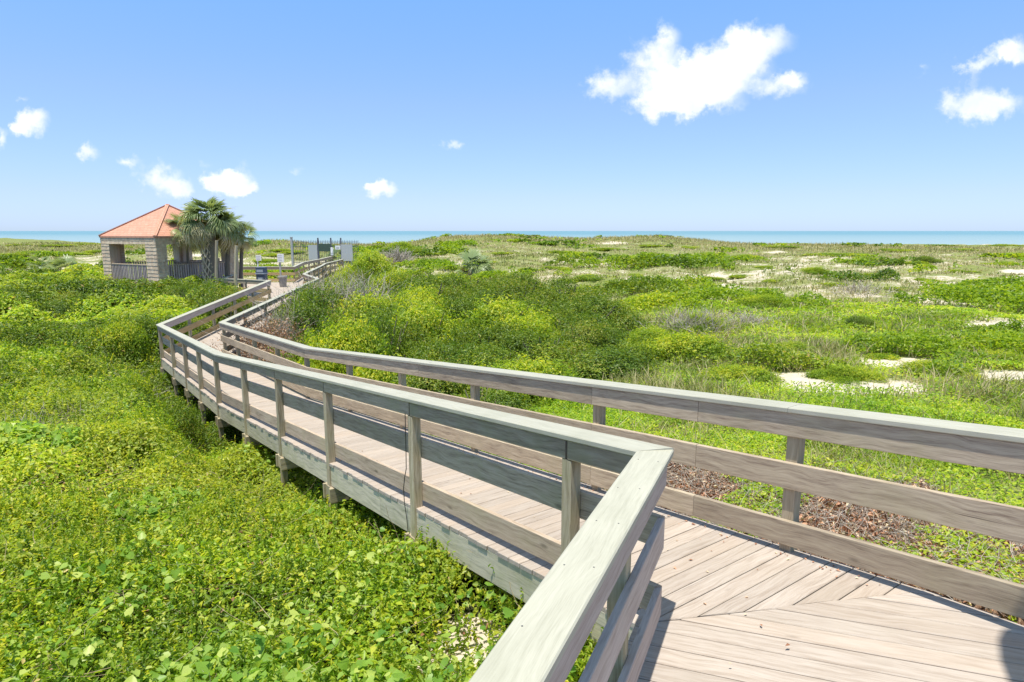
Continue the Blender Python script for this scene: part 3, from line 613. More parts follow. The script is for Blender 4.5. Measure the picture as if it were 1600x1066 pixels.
# deck planks -------------------------------------------------------
def clip(poly, p, n):
    out = []
    for i in range(len(poly)):
        a, b = poly[i], poly[(i+1) % len(poly)]; da = (a-p).dot(n); db = (b-p).dot(n)
        if da >= 0: out.append(a)
        if (da >= 0) != (db >= 0): out.append(a+(b-a)*(da/(da-db)))
    return out
def planks(mb, quad, d, zfun, w=.139, gap=.007, th=.036):
    """fill a convex plan polygon with planks laid square to direction d"""
    d = Vector((d.x, d.y)).normalized(); n = Vector((d.y, -d.x)); q2 = [Vector((p.x, p.y)) for p in quad]
    ar = sum(q2[i].x*q2[(i+1) % len(q2)].y-q2[(i+1) % len(q2)].x*q2[i].y for i in range(len(q2)))
    if ar < 0: q2 = q2[::-1]
    ts = [p.dot(d) for p in q2]; ss = [p.dot(n) for p in q2]; t = min(ts)
    while t < max(ts):
        e0 = random.uniform(-.008, .008); e1 = random.uniform(-.008, .008)
        pl = [d*t+n*(min(ss)-1), d*t+n*(max(ss)+1), d*(t+w)+n*(max(ss)+1), d*(t+w)+n*(min(ss)-1)]
        for i in range(len(q2)):
            a, b = q2[i], q2[(i+1) % len(q2)]; nn = Vector((-(b-a).y, (b-a).x)).normalized()
            sh = e0 if i % 2 else e1
            pl = clip(pl, a+nn*sh, nn)
            if len(pl) < 3: break
        if len(pl) >= 3:
            r_ = random.random(); uo, vo = random.random()*50, random.random()*50; dz = random.uniform(-.0015, .0015)
            a2 = sum(pl[i].x*pl[(i+1) % len(pl)].y-pl[(i+1) % len(pl)].x*pl[i].y for i in range(len(pl)))
            if a2 < 0: pl = pl[::-1]
            top = [Vector((p.x, p.y, zfun(p.x, p.y)+dz)) for p in pl]; bot = [p-UP*th for p in top]
            uv = [(uo+p.dot(n), vo+p.dot(d)) for p in pl]
            # small chamfer on top
            cpt = sum(pl, Vector((0, 0)))/len(pl)
            ins = []
            for p in pl:
                v_ = p-cpt; L_ = v_.dot(d); s_ = v_.dot(n); ins.append(cpt+d*(L_-math.copysign(min(.004, abs(L_)), L_))+n*(s_-math.copysign(min(.004, abs(s_)), s_)))
            ti = [Vector((p.x, p.y, zfun(p.x, p.y)+dz)) for p in ins]; te = [p-UP*.004 for p in top]
            mb.poly(ti, uv, r_); k_ = len(pl)
            for i in range(k_):
                j = (i+1) % k_
                mb.poly([te[i], te[j], ti[j], ti[i]], [uv[i], uv[j], uv[j], uv[i]], r_)
                mb.poly([bot[i], bot[j], te[j], te[i]], [(uv[i][0], uv[i][1]), uv[j], (uv[j][0]+.03, uv[j][1]+.03), (uv[i][0]+.03, uv[i][1]+.03)], r_)
            mb.poly(bot[::-1], uv[::-1], r_)
        t += w+gap
def planez(pts):
    A = np.array([[p.x, p.y, 1] for p in pts]); z = np.array([p.z for p in pts]); s, *_ = np.linalg.lstsq(A, z, rcond=None)
    return lambda x, y: s[0]*x+s[1]*y+s[2]
dn = Vector((0, 0, -R))
inL = offset(PL, .045); rE = offset(PRm, .148)
def onR(t): return RC + (KR-RC).normalized()*t
s1 = .108; nR = RAMPN
mit_d = hd(83.9)
Lc = C0+RAMPN*.045; 
# where the mitre line meets the right edge
def isect(p, d, q, e):
    det = d.x*(-e.y)+e.x*d.y; rx, ry = q.x-p.x, q.y-p.y; t = (rx*(-e.y)+e.x*ry)/det; return Vector((p.x+d.x*t, p.y+d.y*t, 0))
dRR = Vector((dR.x, dR.y, 0)).normalized()
qR = RC + RAMPN*.13
def rampz(x, y):
    t = (x-C0.x)*RAMP.x+(y-C0.y)*RAMP.y; return C0.z-R-s1*t
cpt = Vector((C0.x, C0.y, 0)) + RAMPN*.045
mR = isect(cpt, mit_d, Vector((qR.x, qR.y, 0)), dRR)
dk = MB()
Kl, Kr = inL[2], rE[1]
planks(dk, [cpt, mR, Kr, Kl], RAMP, rampz)
planks(dk, [inL[2], rE[1], rE[2], inL[3]], (EL-KL), planez([KL+dn, KR+dn, EL+dn, ER+dn]))
planks(dk, [inL[3], rE[2], rE[3], inL[4]], S3, planez([EL+dn, ER+dn, FL+dn, FR+dn]))
# near section: plane through the mitre line, level along NEAR
NN = Vector((NEAR.y, -NEAR.x, 0)); mlen = (mR-cpt).length; z0 = rampz(cpt.x, cpt.y); z1 = rampz(mR.x, mR.y); kk = (z1-z0)/((mR-cpt).dot(NN))
def nearz(x, y): return z0+kk*((x-cpt.x)*NN.x+(y-cpt.y)*NN.y)
farR = mR + dRR*1.6; backR = farR-NEAR*5; backL = cpt-NEAR*6
planks(dk, [cpt, backL, backR, farR, mR], NEAR, nearz)
dk.build('deck', M['deck'], bw)
# stringers and fascia under the plank ends
def stringer(P, a0, a1, top=-R-.038, h=.26, mat='fascia', label=None, pts=None):
    b = MB(); sweep(b, P, a0, a1, top-h, top, c=.003, seglen=[[3.6, 7.3]]*(len(P)-1), gap=.004, jitter=.003)
    return b.build('stringer', M[mat], bw)
stringer(PL, .052, .092); stringer([R0, KR, ER, FR], .10, .14)
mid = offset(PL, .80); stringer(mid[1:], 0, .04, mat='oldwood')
# cross beams and pilings at the left posts
for i, t in [p_ for p_ in lp if p_[0] in (1, 2)]:
    p, q = PL[i], PL[i+1]; d = Vector((q.x-p.x, q.y-p.y, 0)); Ln = d.length; d.normalize(); n = Vector((d.y, -d.x, 0)); c = p.lerp(q, t/Ln)
    zt = c.z-R-.30
    b = MB()
    b.prism(rect(-.125, -.087, -.19, 0, .003), c+n*.0+UP*(zt-c.z), c+n*1.6+UP*(zt-c.z), d, UP)
    b.prism(rect(.087, .125, -.19, 0, .003), c+n*.0+UP*(zt-c.z), c+n*1.6+UP*(zt-c.z), d, UP)
    b.prism(rect(-.087, .087, -.19, 0, .003), c+n*.022+UP*(zt-c.z), c+n*.06+UP*(zt-c.z), d, UP)
    b.build('cross_beam', M['post'], bw)
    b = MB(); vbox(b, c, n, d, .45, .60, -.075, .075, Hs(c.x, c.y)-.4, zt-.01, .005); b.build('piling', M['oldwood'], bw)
# nails on the broad near cap
for k_ in range(8):
    for a in (.045, .142):
        if random.random() < .12: continue
        p = C0-NEAR*(.12+k_*.40+random.uniform(-.03, .03))+NN*(a+random.uniform(-.008, .008)); nb = MB(); tube(nb, [p-UP*.002, p+UP*.0012], [.0035, .0035], 8); nb.build('nail', M['nail'], bw)
# the thin black cable hanging beside the third post
pc = PL[1].lerp(PL[2], lp[1][1]/Vector((KL.x-C0.x, KL.y-C0.y, 0)).length)
cb_ = MB(); tube(cb_, [pc+RAMPN*.01+UP*z_+RAMP*a_ for z_, a_ in ((-.16, .05), (-.35, .052), (-.55, .055), (-.70, .06), (-.80, .10), (-.92, .13), (-1.06, .12), (-1.2, .08), (-1.33, .06))], [.004]*9, 6)
cb_.build('cable', M['cable'], bw)

# ------------------------------------------------------------------ far landing, ramp to the gate
PZ = -3.45; PC = PZ+R
land = empty('viewing_landing', (-13.5, 36, PZ), 'far wooden landing with golden rail boards before the beach gate', 'wooden deck')
def simple_rail(parent, P, side, mats, step=2.0, posts=True):
    cap = MB(); sweep(cap, P, 0, .187, -.038, 0, c=.006); hr = cap.build('handrail', mats[0], parent)
    ia, ib = (.12, .158) if side > 0 else (.02, .058); pa, pb_ = (.03, .12) if side > 0 else (.058, .148)
    for h0, h1 in [(-.21, -.041), (-.59, -.40), (-1.01, -.83)]:
        b = MB(); sweep(b, P, ia, ib, h0, h1, c=.003); b.build('rail_board', mats[1] if h1 < -.1 else mats[3], hr)
    for i in range(len(P)-1):
        p, q = P[i], P[i+1]; d = Vector((q.x-p.x, q.y-p.y, 0)); Ln = d.length; d.normalize(); n = Vector((d.y, -d.x, 0)); k_ = max(1, round(Ln/step))
        for j in range(k_+(i == len(P)-2)):
            c = p.lerp(q, min(max(j/k_, .08/Ln), 1-.08/Ln)); b = MB(); vbox(b, c, n, d, pa, pb_, -.045, .045, c.z-R-.75, c.z-.04, .004); b.build('post', mats[2], hr)
    return hr
gold = (M['cap'], M['golden'], M['post'], M['rboard'])
LA = FL.copy(); LA.z = PC+.07
L1 = at(345, 433, 32.6); L1.z = PC; L2 = at(362, 427.5, 35.6); L2.z = PC
B0 = at(345, 417, 43.6); B0.z = PC; B1 = at(457, 416, 43.8); B1.z = PC
G1 = at(472, 409.5, 48); G2 = at(497, 404.9, 53.0); G3 = at(517, 400.4, 57.0)
simple_rail(land, [LA, L1, L2], -1, gold)
simple_rail(land, [B0, B1, G1, G2, G3], +1, gold)
F1 = at(472, 428, 37.5); F2 = at(501, 414.7, 46); F3 = at(506, 411.6, 49); F4 = at(534, 405, 56.2)
FRz = FR.copy()
simple_rail(land, [FRz, F1, F2, F3, F4], -1, gold)
dk = MB()
flatz = lambda x, y: PZ
poly = [Vector((FL.x, FL.y, 0)), Vector((FR.x+.1, FR.y, 0)), Vector((F1.x, F1.y, 0)), Vector((B1.x+.6, B1.y, 0)), Vector((B0.x, B0.y+.05, 0)), Vector((L2.x, L2.y, 0)), Vector((L1.x, L1.y, 0))]
planks(dk, [poly[0], poly[1], poly[2], poly[3], poly[4], Vector((L2.x+.05, L2.y, 0))], hd(0), flatz)
planks(dk, [poly[0], Vector((L2.x, L2.y, 0)), poly[6]], hd(0), flatz)
zq = planez([B1+dn, F1+dn+UP*.1, F4+dn, G3+dn]); 
planks(dk, [Vector((B1.x, B1.y, 0)), Vector((F1.x, F1.y, 0)), Vector((F2.x, F2.y, 0)), Vector((G1.x, G1.y, 0))], G1-B1, planez([B1+dn, G1+dn, F2+dn]))
planks(dk, [Vector((G1.x, G1.y, 0)), Vector((F2.x, F2.y, 0)), Vector((F4.x, F4.y, 0)), Vector((G3.x, G3.y, 0))], G3-G1, planez([G1+dn, G3+dn, F2+dn, F4+dn]))
dk.build('deck', M['deck'], land)
b = MB()
ring = [FL+Vector((0, 0, 0)), L1, L2, B0, B1, G1, G2, G3]
for p, q in zip(ring[:-1], ring[1:]):
    if (p-q).length < .1: continue
    d = (q-p).normalized(); n = Vector((d.y, -d.x, 0)); b.prism(rect(-.02, .02, -R-.30, -R-.04), Vector(p), Vector(q), n, UP)
b.build('stringer', M['fascia'], land)

# ------------------------------------------------------------------ gazebo
GC = Vector((-18.97, 36.0, -2.72)); GE = -.26
rG = 3.72
ang = math.atan2(-.6, -3.65)
cN = GC+Vector((.956, -3.28, 0)); cL = GC+Vector((-3.28, -.956, 0)); cF = GC+Vector((-.956, 3.28, 0)); cR = GC+Vector((3.28, .956, 0))
gz_ = empty('gazebo', GC, 'open shingle-clad gazebo with salmon hip roof behind the palms', 'gazebo')
corners = [cN, cR, cF, cL]
apex = Vector((GC.x, GC.y, 1.42))
rf = MB(); oh = 1.02
ev = [GC+(c-GC)*oh for c in corners]
for e in ev: e.z = GE
for i in range(4):
    a, b_ = ev[i], ev[(i+1) % 4]; Ln = (b_-a).length; sl = (apex-(a+b_)/2).length
    rf.poly([a, b_, apex], [(0, 0), (Ln, 0), (Ln/2, sl)], .5)
    rf.poly([a-UP*.09, b_-UP*.09, b_, a], [(0, -.1), (Ln, -.1), (Ln, 0), (0, 0)], .5)
rf.poly([e-UP*.09 for e in ev][::-1], [(0, 0)]*4, .5)
roof_o = rf.build('roof', M['roof'], gz_)
hp = MB()
for e in ev: hp.prism(rect(-.09, .09, -.015, .035), e+UP*.01, apex+UP*.01, (apex-e).cross(UP).normalized(), UP)
hp.build('hip_cap', M['roof'], roof_o)
def shingle_wall(mb, a, b_, z0, z1, nrm, th=.12, row=.19):
    """courses of overlapping shakes, each row a leaning slab cut in random widths"""
    d = (b_-a); Ln = d.length; d.normalize(); z = z0
    mb.prism(rect(-th, -.02, z0, z1), Vector((a.x, a.y, 0)), Vector((b_.x, b_.y, 0)), nrm, UP)
    while z < z1-.01:
        h = min(row, z1-z); t = 0
        while t < Ln:
            w = min(random.uniform(.09, .2), Ln-t); o = random.uniform(-.012, .012); p = a+d*t; q = a+d*(t+w-.003)
            mb.prism([(-.02, z+o), (.024, z+o), (.004, z+h+.02), (-.02, z+h+.02)], Vector((p.x, p.y, 0)), Vector((q.x, q.y, 0)), nrm, UP); t += w
        z += row
def face(a, b_, wa, wb, rail_=True):
    """one side of the gazebo, a->b_: piers of width wa, wb, beam above, railing between"""
    d = Vector((b_.x-a.x, b_.y-a.y, 0)); Ln = d.length; d.normalize(); nrm = Vector((d.y, -d.x, 0))
    if nrm.dot(Vector(((a.x+b_.x)/2-GC.x, (a.y+b_.y)/2-GC.y, 0))) < 0: nrm = -nrm
    zb = GC.z-.18
    for p, q in ((a, a+d*wa), (b_-d*wb, b_)):
        m_ = MB(); shingle_wall(m_, p, q, zb, GE-.40, nrm, th=.55 if p is a else .551); m_.build('pier', M['shingle'], gz_)
    m_ = MB(); shingle_wall(m_, a-d*.02, b_+d*.02, GE-.42, GE-.095, nrm, th=.14); m_.build('beam', M['shingle'], gz_)
    m_ = MB(); p, q = a+d*wa, b_-d*wb
    m_.prism(rect(-.16, -.02, GC.z+.96, GC.z+1.0), Vector((p.x, p.y, 0)), Vector((q.x, q.y, 0)), nrm, UP)
    m_.prism(rect(-.11, -.07, GC.z+.02, GC.z+.10), Vector((p.x, p.y, 0)), Vector((q.x, q.y, 0)), nrm, UP)
    rl = m_.build('railing', M['rboard'], gz_)
    m_ = MB(); t = .06; Lr = (q-p).length
    while t < Lr: c = p+d*t; vbox(m_, c, d, nrm, -.032, .032, -.068, -.04, GC.z+.0, GC.z+.955); t += .135
    m_.build('balusters', M['pinkboard'], rl)
    m_ = MB(); m_.prism(rect(-.05, .03, GC.z-.32, GC.z-.17), Vector((a.x, a.y, 0))-d*.03, Vector((b_.x, b_.y, 0))+d*.03, nrm, UP); m_.build('skirt_board', M['rboard'], gz_)
face(cN, cL, .90, .74); face(cN, cR, .56, .7); face(cR, cF, .72, .72); face(cF, cL, .72, .9)
fl = MB(); planks(fl, [cN, cR, cF, cL], (cR-cN), lambda x, y: GC.z-.01); fl.build('floor', M['deck'], gz_)
for c in corners+[GC]: 
    pl_ = MB(); q = GC+(c-GC)*.9; vbox(pl_, q, Vector((1, 0, 0)), Vector((0, 1, 0)), -.1, .1, -.1, .1, Hs(q.x, q.y)-.5, GC.z-.1); pl_.build('pile', M['oldwood'], gz_)
# lower rail walk behind palms from the gazebo to the landing
wk = empty('gazebo_walk', (-15, 34, PZ), 'low railed walkway linking the gazebo to the landing behind the palm trunks', 'walkway')
def bal_rail(parent, p, q, ztop, zbot):
    d = Vector((q.x-p.x, q.y-p.y, 0)); Ln = d.length; d.normalize(); n = Vector((d.y, -d.x, 0)); m_ = MB()
    m_.prism(rect(-.07, .07, ztop-.04, ztop), Vector((p.x, p.y, 0)), Vector((q.x, q.y, 0)), n, UP); m_.prism(rect(-.02, .02, zbot+.05, zbot+.13), Vector((p.x, p.y, 0)), Vector((q.x, q.y, 0)), n, UP)
    rl = m_.build('railing', M['rboard'], parent); m_ = MB(); t = .05
    while t < Ln: vbox(m_, p+d*t, d, n, -.02, .02, -.045, -.02, zbot, ztop-.04); t += .13
    m_.build('balusters', M['rboard'], rl)
    for k_ in range(int(Ln/2)+2):
        c = p+d*min(k_*2, Ln); m_ = MB(); vbox(m_, c, d, n, -.05, .05, -.05, .05, zbot-.7, ztop-.045, .004); m_.build('post', M['post'], rl)
bal_rail(wk, cR+Vector((.1, .1, 0)), Vector((B0.x-.2, B0.y-5.5, 0)), GC.z+.93, GC.z-.05)
bal_rail(wk, cF+Vector((.2, 0, 0)), Vector((B0.x-.1, B0.y, 0)), GC.z+.93, GC.z-.05)
fl = MB(); planks(fl, [cR, cF, Vector((B0.x, B0.y, 0)), Vector((L2.x, L2.y, 0))], Vector((1, .2, 0)), lambda x, y: GC.z-.06-.02*max(0, x-cR.x)); fl.build('deck', M['deck'], wk)

# ------------------------------------------------------------------ beach gate and fence
fe = empty('metal_fence', at(520, 400, 57), 'tall dark picket fence and gate across the walk to the beach', 'fence')
fa = at(455, 395, 57); fb = at(566, 390, 57.6)
def fx(px): return at(px, 390, 57)
zt, zb = -.80, -3.05
m_ = MB(); vbox(m_, fx(456.3), Vector((1, 0, 0)), Vector((0, 1, 0)), -.085, .085, -.085, .085, zb-.3, zt+.22, .01); 
vbox(m_, fx(456.3), Vector((1, 0, 0)), Vector((0, 1, 0)), -.11, .11, -.11, .11, zt+.22, zt+.28, .01); m_.build('end_post', M['galv'], fe)
for px in (497.5, 517.5, 533):
    m_ = MB(); vbox(m_, fx(px), Vector((1, 0, 0)), Vector((0, 1, 0)), -.055, .055, -.055, .055, zb, zt+.2, .005); m_.build('gate_post', M['fence_metal'], fe)
m_ = MB()
x0, x1 = fx(457).x, fx(560).x
for zr in (zt-.16, zt-.55, zb+.3):
    m_.prism(rect(-.02, .02, zr-.02, zr+.02), Vector((x0, 57, 0)), Vector((x1, 57.05, 0)), (0, 1, 0), UP)
m_.build('fence_rail', M['fence_metal'], fe)
m_ = MB(); x = x0+.1
while x < x1: vbox(m_, Vector((x, 57.025, 0)), Vector((1, 0, 0)), Vector((0, 1, 0)), -.014, .014, -.011, .011, zb+.1, zt+random.uniform(-.01, .01)); x += .15
m_.build('pickets', M['fence_metal'], fe)
for a, b_, t, bt in ((482, 496, 383, 406), (533, 551, 382, 408)):
    m_ = MB(); p, q = fx(a), fx(b_); zt_ = ray(500, t)[1]*57; zb_ = ray(500, bt)[1]*57
    m_.prism(rect(-.015, .015, zb_, zt_), Vector((p.x, 56.95, 0)), Vector((q.x, 56.95, 0)), (0, 1, 0), UP); m_.build('mesh_panel', M['mesh_panel'], fe)
m_ = MB(); p, q = fx(498), fx(517); m_.prism(rect(-.02, .02, ray(500, 393)[1]*57, ray(500, 381)[1]*57), Vector((p.x, 56.93, 0)), Vector((q.x, 56.93, 0)), (0, 1, 0), UP); m_.build('screen_panel', M['greenpanel'], fe)
m_ = MB(); p, q = fx(519), fx(522.3); m_.prism(rect(-.10, .10, ray(500, 399)[1]*56.6, ray(500, 387)[1]*56.6, .01), Vector((p.x, 56.6, 0)), Vector((q.x, 56.6, 0)), (0, 1, 0), UP)
m_.prism(rect(-.13, -.11, ray(500, 399)[1]*56.6+.2, ray(500, 399)[1]*56.6+.38), Vector((p.x+.03, 56.6, 0)), Vector((q.x-.03, 56.6, 0)), (0, 1, 0), UP); m_.build('lock_box', M['white_paint'], fe)
def sign(px0, px1, py0, py1, Y, pyb, label, post_mat, back=False, name='sign', rows=3, postw=.03):
    c = at((px0+px1)/2, pyb, Y); e = empty(name, c, label, 'sign')
    a, b_ = at(px0, py0, Y), at(px1, py1, Y)
    m_ = MB(); m_.prism(rect(-.012, .012, b_.z, a.z, .003), Vector((a.x, Y, 0)), Vector((b_.x, Y, 0)), (0, 1, 0), UP)
    if rows:
        for k_ in range(rows):
            z_ = a.z+(b_.z-a.z)*(.2+.6*k_/max(1, rows-1)); xa = a.x+(b_.x-a.x)*.14; xb = a.x+(b_.x-a.x)*(.86-.2*random.random())
            t = xa
            while t < xb:
                w = random.uniform(.03, .07); m_.prism(rect(-.016, -.0125, z_-.014, z_+.014), Vector((t, Y, 0)), Vector((min(xb, t+w), Y, 0)), (0, 1, 0), UP, mi=1); t += w+.02
    m_.build('sign_panel', [M['white_paint'], M['sign_ink']], e)
    m_ = MB(); vbox(m_, Vector((c.x, Y+.04+postw, 0)), Vector((1, 0, 0)), Vector((0, 1, 0)), -postw, postw, -postw, postw, c.z, a.z+(0.02 if back else -.02)); m_.build('sign_post', post_mat, e)
    return e
sign(399.5, 408.5, 399, 407.5, 42.5, 442, 'small square white sign on a thin post behind the blue bin', M['white_paint'])
sign(433, 444, 397, 410, 40.5, 441, 'larger white notice on a grey post above the concrete ash urn', M['galv'], back=True, rows=4, postw=.045)
c = at(528, 400, 56.7); e = empty('sign', c, 'small white notice hung on the fence right of the gate', 'sign')
m_ = MB(); a, b_ = at(523.5, 384, 56.85), at(532, 390, 56.85); m_.prism(rect(-.012, .012, b_.z, a.z, .003), Vector((a.x, 56.85, 0)), Vector((b_.x, 56.85, 0)), (0, 1, 0), UP)
for z_ in (.3, .6): m_.prism(rect(-.016, -.0125, b_.z+(a.z-b_.z)*z_-.02, b_.z+(a.z-b_.z)*z_+.02), Vector((a.x+.08, 56.85, 0)), Vector((b_.x-.1, 56.85, 0)), (0, 1, 0), UP, mi=1)
m_.build('sign_panel', [M['white_paint'], M['sign_ink']], e)

def ngon(cx, cy, z, r, n=20): return [(cx+r*math.cos(2*math.pi*k_/n), cy+r*math.sin(2*math.pi*k_/n), z) for k_ in range(n)]
def lathe(mb, c, prof, n=20, mi=0):
    rs = [[Vector(p) for p in ngon(c.x, c.y, c.z+z, r, n)] for r, z in prof]
    for i in range(len(rs)-1):
        for k_ in range(n):
            j = (k_+1) % n; mb.poly([rs[i][k_], rs[i][j], rs[i+1][j], rs[i+1][k_]], [(k_, prof[i][1]), (k_+1, prof[i][1]), (k_+1, prof[i+1][1]), (k_, prof[i+1][1])], .5, mi)
    mb.poly(rs[0][::-1], [(0, 0)]*n, .5, mi); mb.poly(rs[-1], [(0, 0)]*n, .5, mi)
c = at(409.5, 438, 40.5); c.z = PZ
bn = empty('trash_bin', c, 'dark navy litter bin with pale lid band on the landing', 'bin')
m_ = MB(); vbox(m_, c, Vector((1, 0, 0)), Vector((0, 1, 0)), -.27, .27, -.27, .27, c.z, c.z+.80, .04); m_.build('body', M['navy'], bn)
m_ = MB(); vbox(m_, c, Vector((1, 0, 0)), Vector((0, 1, 0)), -.31, .31, -.31, .31, c.z+.78, c.z+.85, .03); m_.build('lid_rim', M['ltblue'], bn)
m_ = MB(); vbox(m_, c, Vector((1, 0, 0)), Vector((0, 1, 0)), -.28, .28, -.28, .28, c.z+.84, c.z+1.2, .05); hd_ = m_.build('hood', M['navy'], bn)
m_ = MB(); vbox(m_, c, Vector((1, 0, 0)), Vector((0, 1, 0)), -.20, .20, -.29, -.275, c.z+.90, c.z+1.06); m_.build('flap', M['ltblue'], hd_)
m_ = MB(); vbox(m_, c, Vector((1, 0, 0)), Vector((0, 1, 0)), -.14, .14, -.29, -.262, c.z+.32, c.z+.56); m_.build('label_plate', M['ltblue'], bn)
c = at(442, 440, 40); c.z = PZ
ur = empty('ash_urn', c, 'squat grey concrete ash urn standing by the notice post', 'urn')
m_ = MB(); lathe(m_, c, [(.17, 0), (.2, .03), (.25, .55), (.26, .58)]); m_.build('bowl', M['concrete'], ur)
m_ = MB(); lathe(m_, c, [(.28, .581), (.30, .60), (.30, .68), (.25, .70), (.24, .64)]); m_.build('rim', M['concrete'], ur)
m_ = MB(); lathe(m_, c, [(.235, .642), (.05, .65)]); m_.build('sand', flat('urn_sand', (.55, .5, .42), .9), ur)
# tall plain wooden posts among the palms
for px, top, bot, Y, lb in ((338.5, 376, 436, 31.5, 'tall plain wooden pole in front of the thick palm trunk'), (369, 384, 452, 31.0, 'tall plain wooden pole right of the palms by the landing rail')):
    p = at(px, bot, Y); m_ = MB(); tube(m_, [Vector((p.x, p.y, Hs(p.x, p.y)-.3)), Vector((p.x, p.y, (Hs(p.x, p.y)+at(px, top, Y).z)/2)), at(px, top, Y)], [.085, .08, .07], 10)
    tag(m_.build('wooden_pole', M['post']), lb, 'pole')

# unseen lamp shape, added only so its head throws a shadow across the planks
lb = Vector((4.9, 2.9, Hs(4.9, 2.9))); hz = -2.3+5.0
la = empty('shadow_caster', lb, 'added unseen lamp shape over the deck whose head casts the curved shadow', 'shadow caster')
hc = Vector((2.10, 1.92, hz)); hdv = hd(27); hs = Vector((hdv.y, -hdv.x, 0))
m_ = MB(); tube(m_, [lb-UP*.4, Vector((lb.x, lb.y, hz-1.2)), Vector((lb.x-.15, lb.y-.03, hz-.4))], [.09, .07, .05], 14); m_.build('pole', M['galv'], la)
m_ = MB(); tube(m_, [Vector((lb.x-.15, lb.y-.03, hz-.4)), Vector((lb.x-.7, lb.y-.25, hz)), Vector((hc.x+1.0, hc.y-.55, hz+.1)), hc-hdv*.75+UP*.05], [.05, .04, .035, .03], 10); m_.build('arm', M['galv'], la)
m_ = MB(); ol = [(-.75, .05), (-.6, .10), (-.3, .13), (-.05, .135), (.15, .11), (.26, .07), (.30, .02)]; pl2 = [hc+hdv*a_+hs*w_ for a_, w_ in ol]+[hc+hdv*a_-hs*w_ for a_, w_ in ol[::-1]]
m_.poly([p_+UP*.09 for p_ in pl2][::-1], [(0, 0)]*len(pl2), .5); m_.poly([p_ for p_ in pl2], [(0, 0)]*len(pl2), .5)
for i_ in range(len(pl2)):
    j_ = (i_+1) % len(pl2); m_.poly([pl2[i_], pl2[i_]+UP*.09, pl2[j_]+UP*.09, pl2[j_]], [(0, 0)]*4, .5)
m_.build('caster_head', M['galv'], la)
#@@VEG

# ------------------------------------------------------------------ vegetation
def in_view(x, y, m=.12):
    return (y > .4) & (np.abs(x) < y*(.84+m)+1.0)
def sample(dens, rmin, rmax, a0, a1, keep):
    """random ground points, polar, with density dens(r) per m2"""
    rr = np.geomspace(rmin, rmax, 40); out = []
    for i in range(39):
        r0, r1 = rr[i], rr[i+1]; area = .5*(a1-a0)*(r1*r1-r0*r0); n = rng.poisson(area*dens((r0+r1)/2))
        r = np.sqrt(rng.uniform(r0*r0, r1*r1, n)); a = rng.uniform(a0, a1, n); out.append(np.stack([r*np.sin(a), r*np.cos(a)], 1))
    p = np.concatenate(out); k_ = keep(p[:, 0], p[:, 1]); return p[k_]
def rand_n(n, up=.8, spread=1.0):
    v = rng.normal(size=(n, 3))*spread; v[:, 2] = np.abs(v[:, 2])+up; return v
# ---- left thicket: canopy surface of low coastal scrub
def left_mask(x, y):
    s, t = lat_right(x, y)
    dk, _ = deckz_near(x, y); d = np.hypot(x, y)
    sideA = (x-C0.x)*NEAR.y-(y-C0.y)*NEAR.x < -.08      # left of the near rail line
    ok = np.where(y < C0.y+1.5, sideA, True) & ((s < -1.05) | (y > EL.y+.3))
    # left of the second and third stretch
    nE = Vector((S3.y, -S3.x, 0)); s3 = (x-EL.x)*nE.x+(y-EL.y)*nE.y
    ok &= np.where(y > EL.y-.5, s3 < .3, True)
    gz2 = (np.abs((x-GC.x+.25))+np.abs(y-GC.y-.1) > 3.9)
    far = d < 49+10*(fbm(x*.12, y*.12, 71)-.45)*2
    ok &= gz2 & far & ~((x > -15.6) & (y > 29.8+(-11.6-x)*.75)) & ~((y > 33.5) & (x > -20.5))
    return ok
def domes(x, y, sc_, seed):
    # rounded cushions around jittered centres, creases between them
    x = x/sc_; y = y/sc_; ix = np.floor(x).astype(np.int64); iy = np.floor(y).astype(np.int64); best = np.full(np.shape(x), 9.0)
    for a in (-1, 0, 1):
        for b in (-1, 0, 1):
            jx = ix+a; jy = iy+b; px = jx+_h(jx, jy, seed); py = jy+_h(jx, jy, seed+7); k_ = .8+.5*_h(jx, jy, seed+3)
            best = np.minimum(best, ((x-px)**2+(y-py)**2)/k_)
    return np.sqrt(np.clip(1-best*.9, 0, 1))
def canopy(x, y):
    """height of the scrub over the ground, left side"""
    d = np.hypot(x, y); dk, bz = deckz_near(x, y)
    n = fbm(x*.45, y*.45, 101, 3); n2 = vnoise(x*1.3, y*1.3, 55); big = fbm(x*.16, y*.16, 12, 2)
    h = .25+.55*sstep(4, 13, d)*(.35+big)+(n-.45)*(.5+.9*sstep(5, 14, d))+(n2-.5)*(.26+.22*sstep(6, 16, d))
    h = h+(domes(x+.2*n, y-.2*n, 1.25, 401)-.6)*.62*sstep(5, 9, d)+(domes(x, y, .55, 402)-.6)*(.24-.06*sstep(5, 9, d))+(domes(x, y, 3.1, 403)-.6)*.5*sstep(9, 16, d)
    tgt = bz-.34-.50*sstep(5.5, 8.0, d)+(vnoise(x*1.5, y*1.5, 66)-.4)*(.35+.4*sstep(5, 8, d))-H(x, y)
    k_ = 1-sstep(.25, 1.5, dk); h = h*(1-k_)+np.maximum(tgt, .08)*k_
    h = h*(1-.85*np.exp(-(((x+.38)/.36)**2+((y-4.25)/.6)**2)))
    return np.clip(h, .04, 1.9)
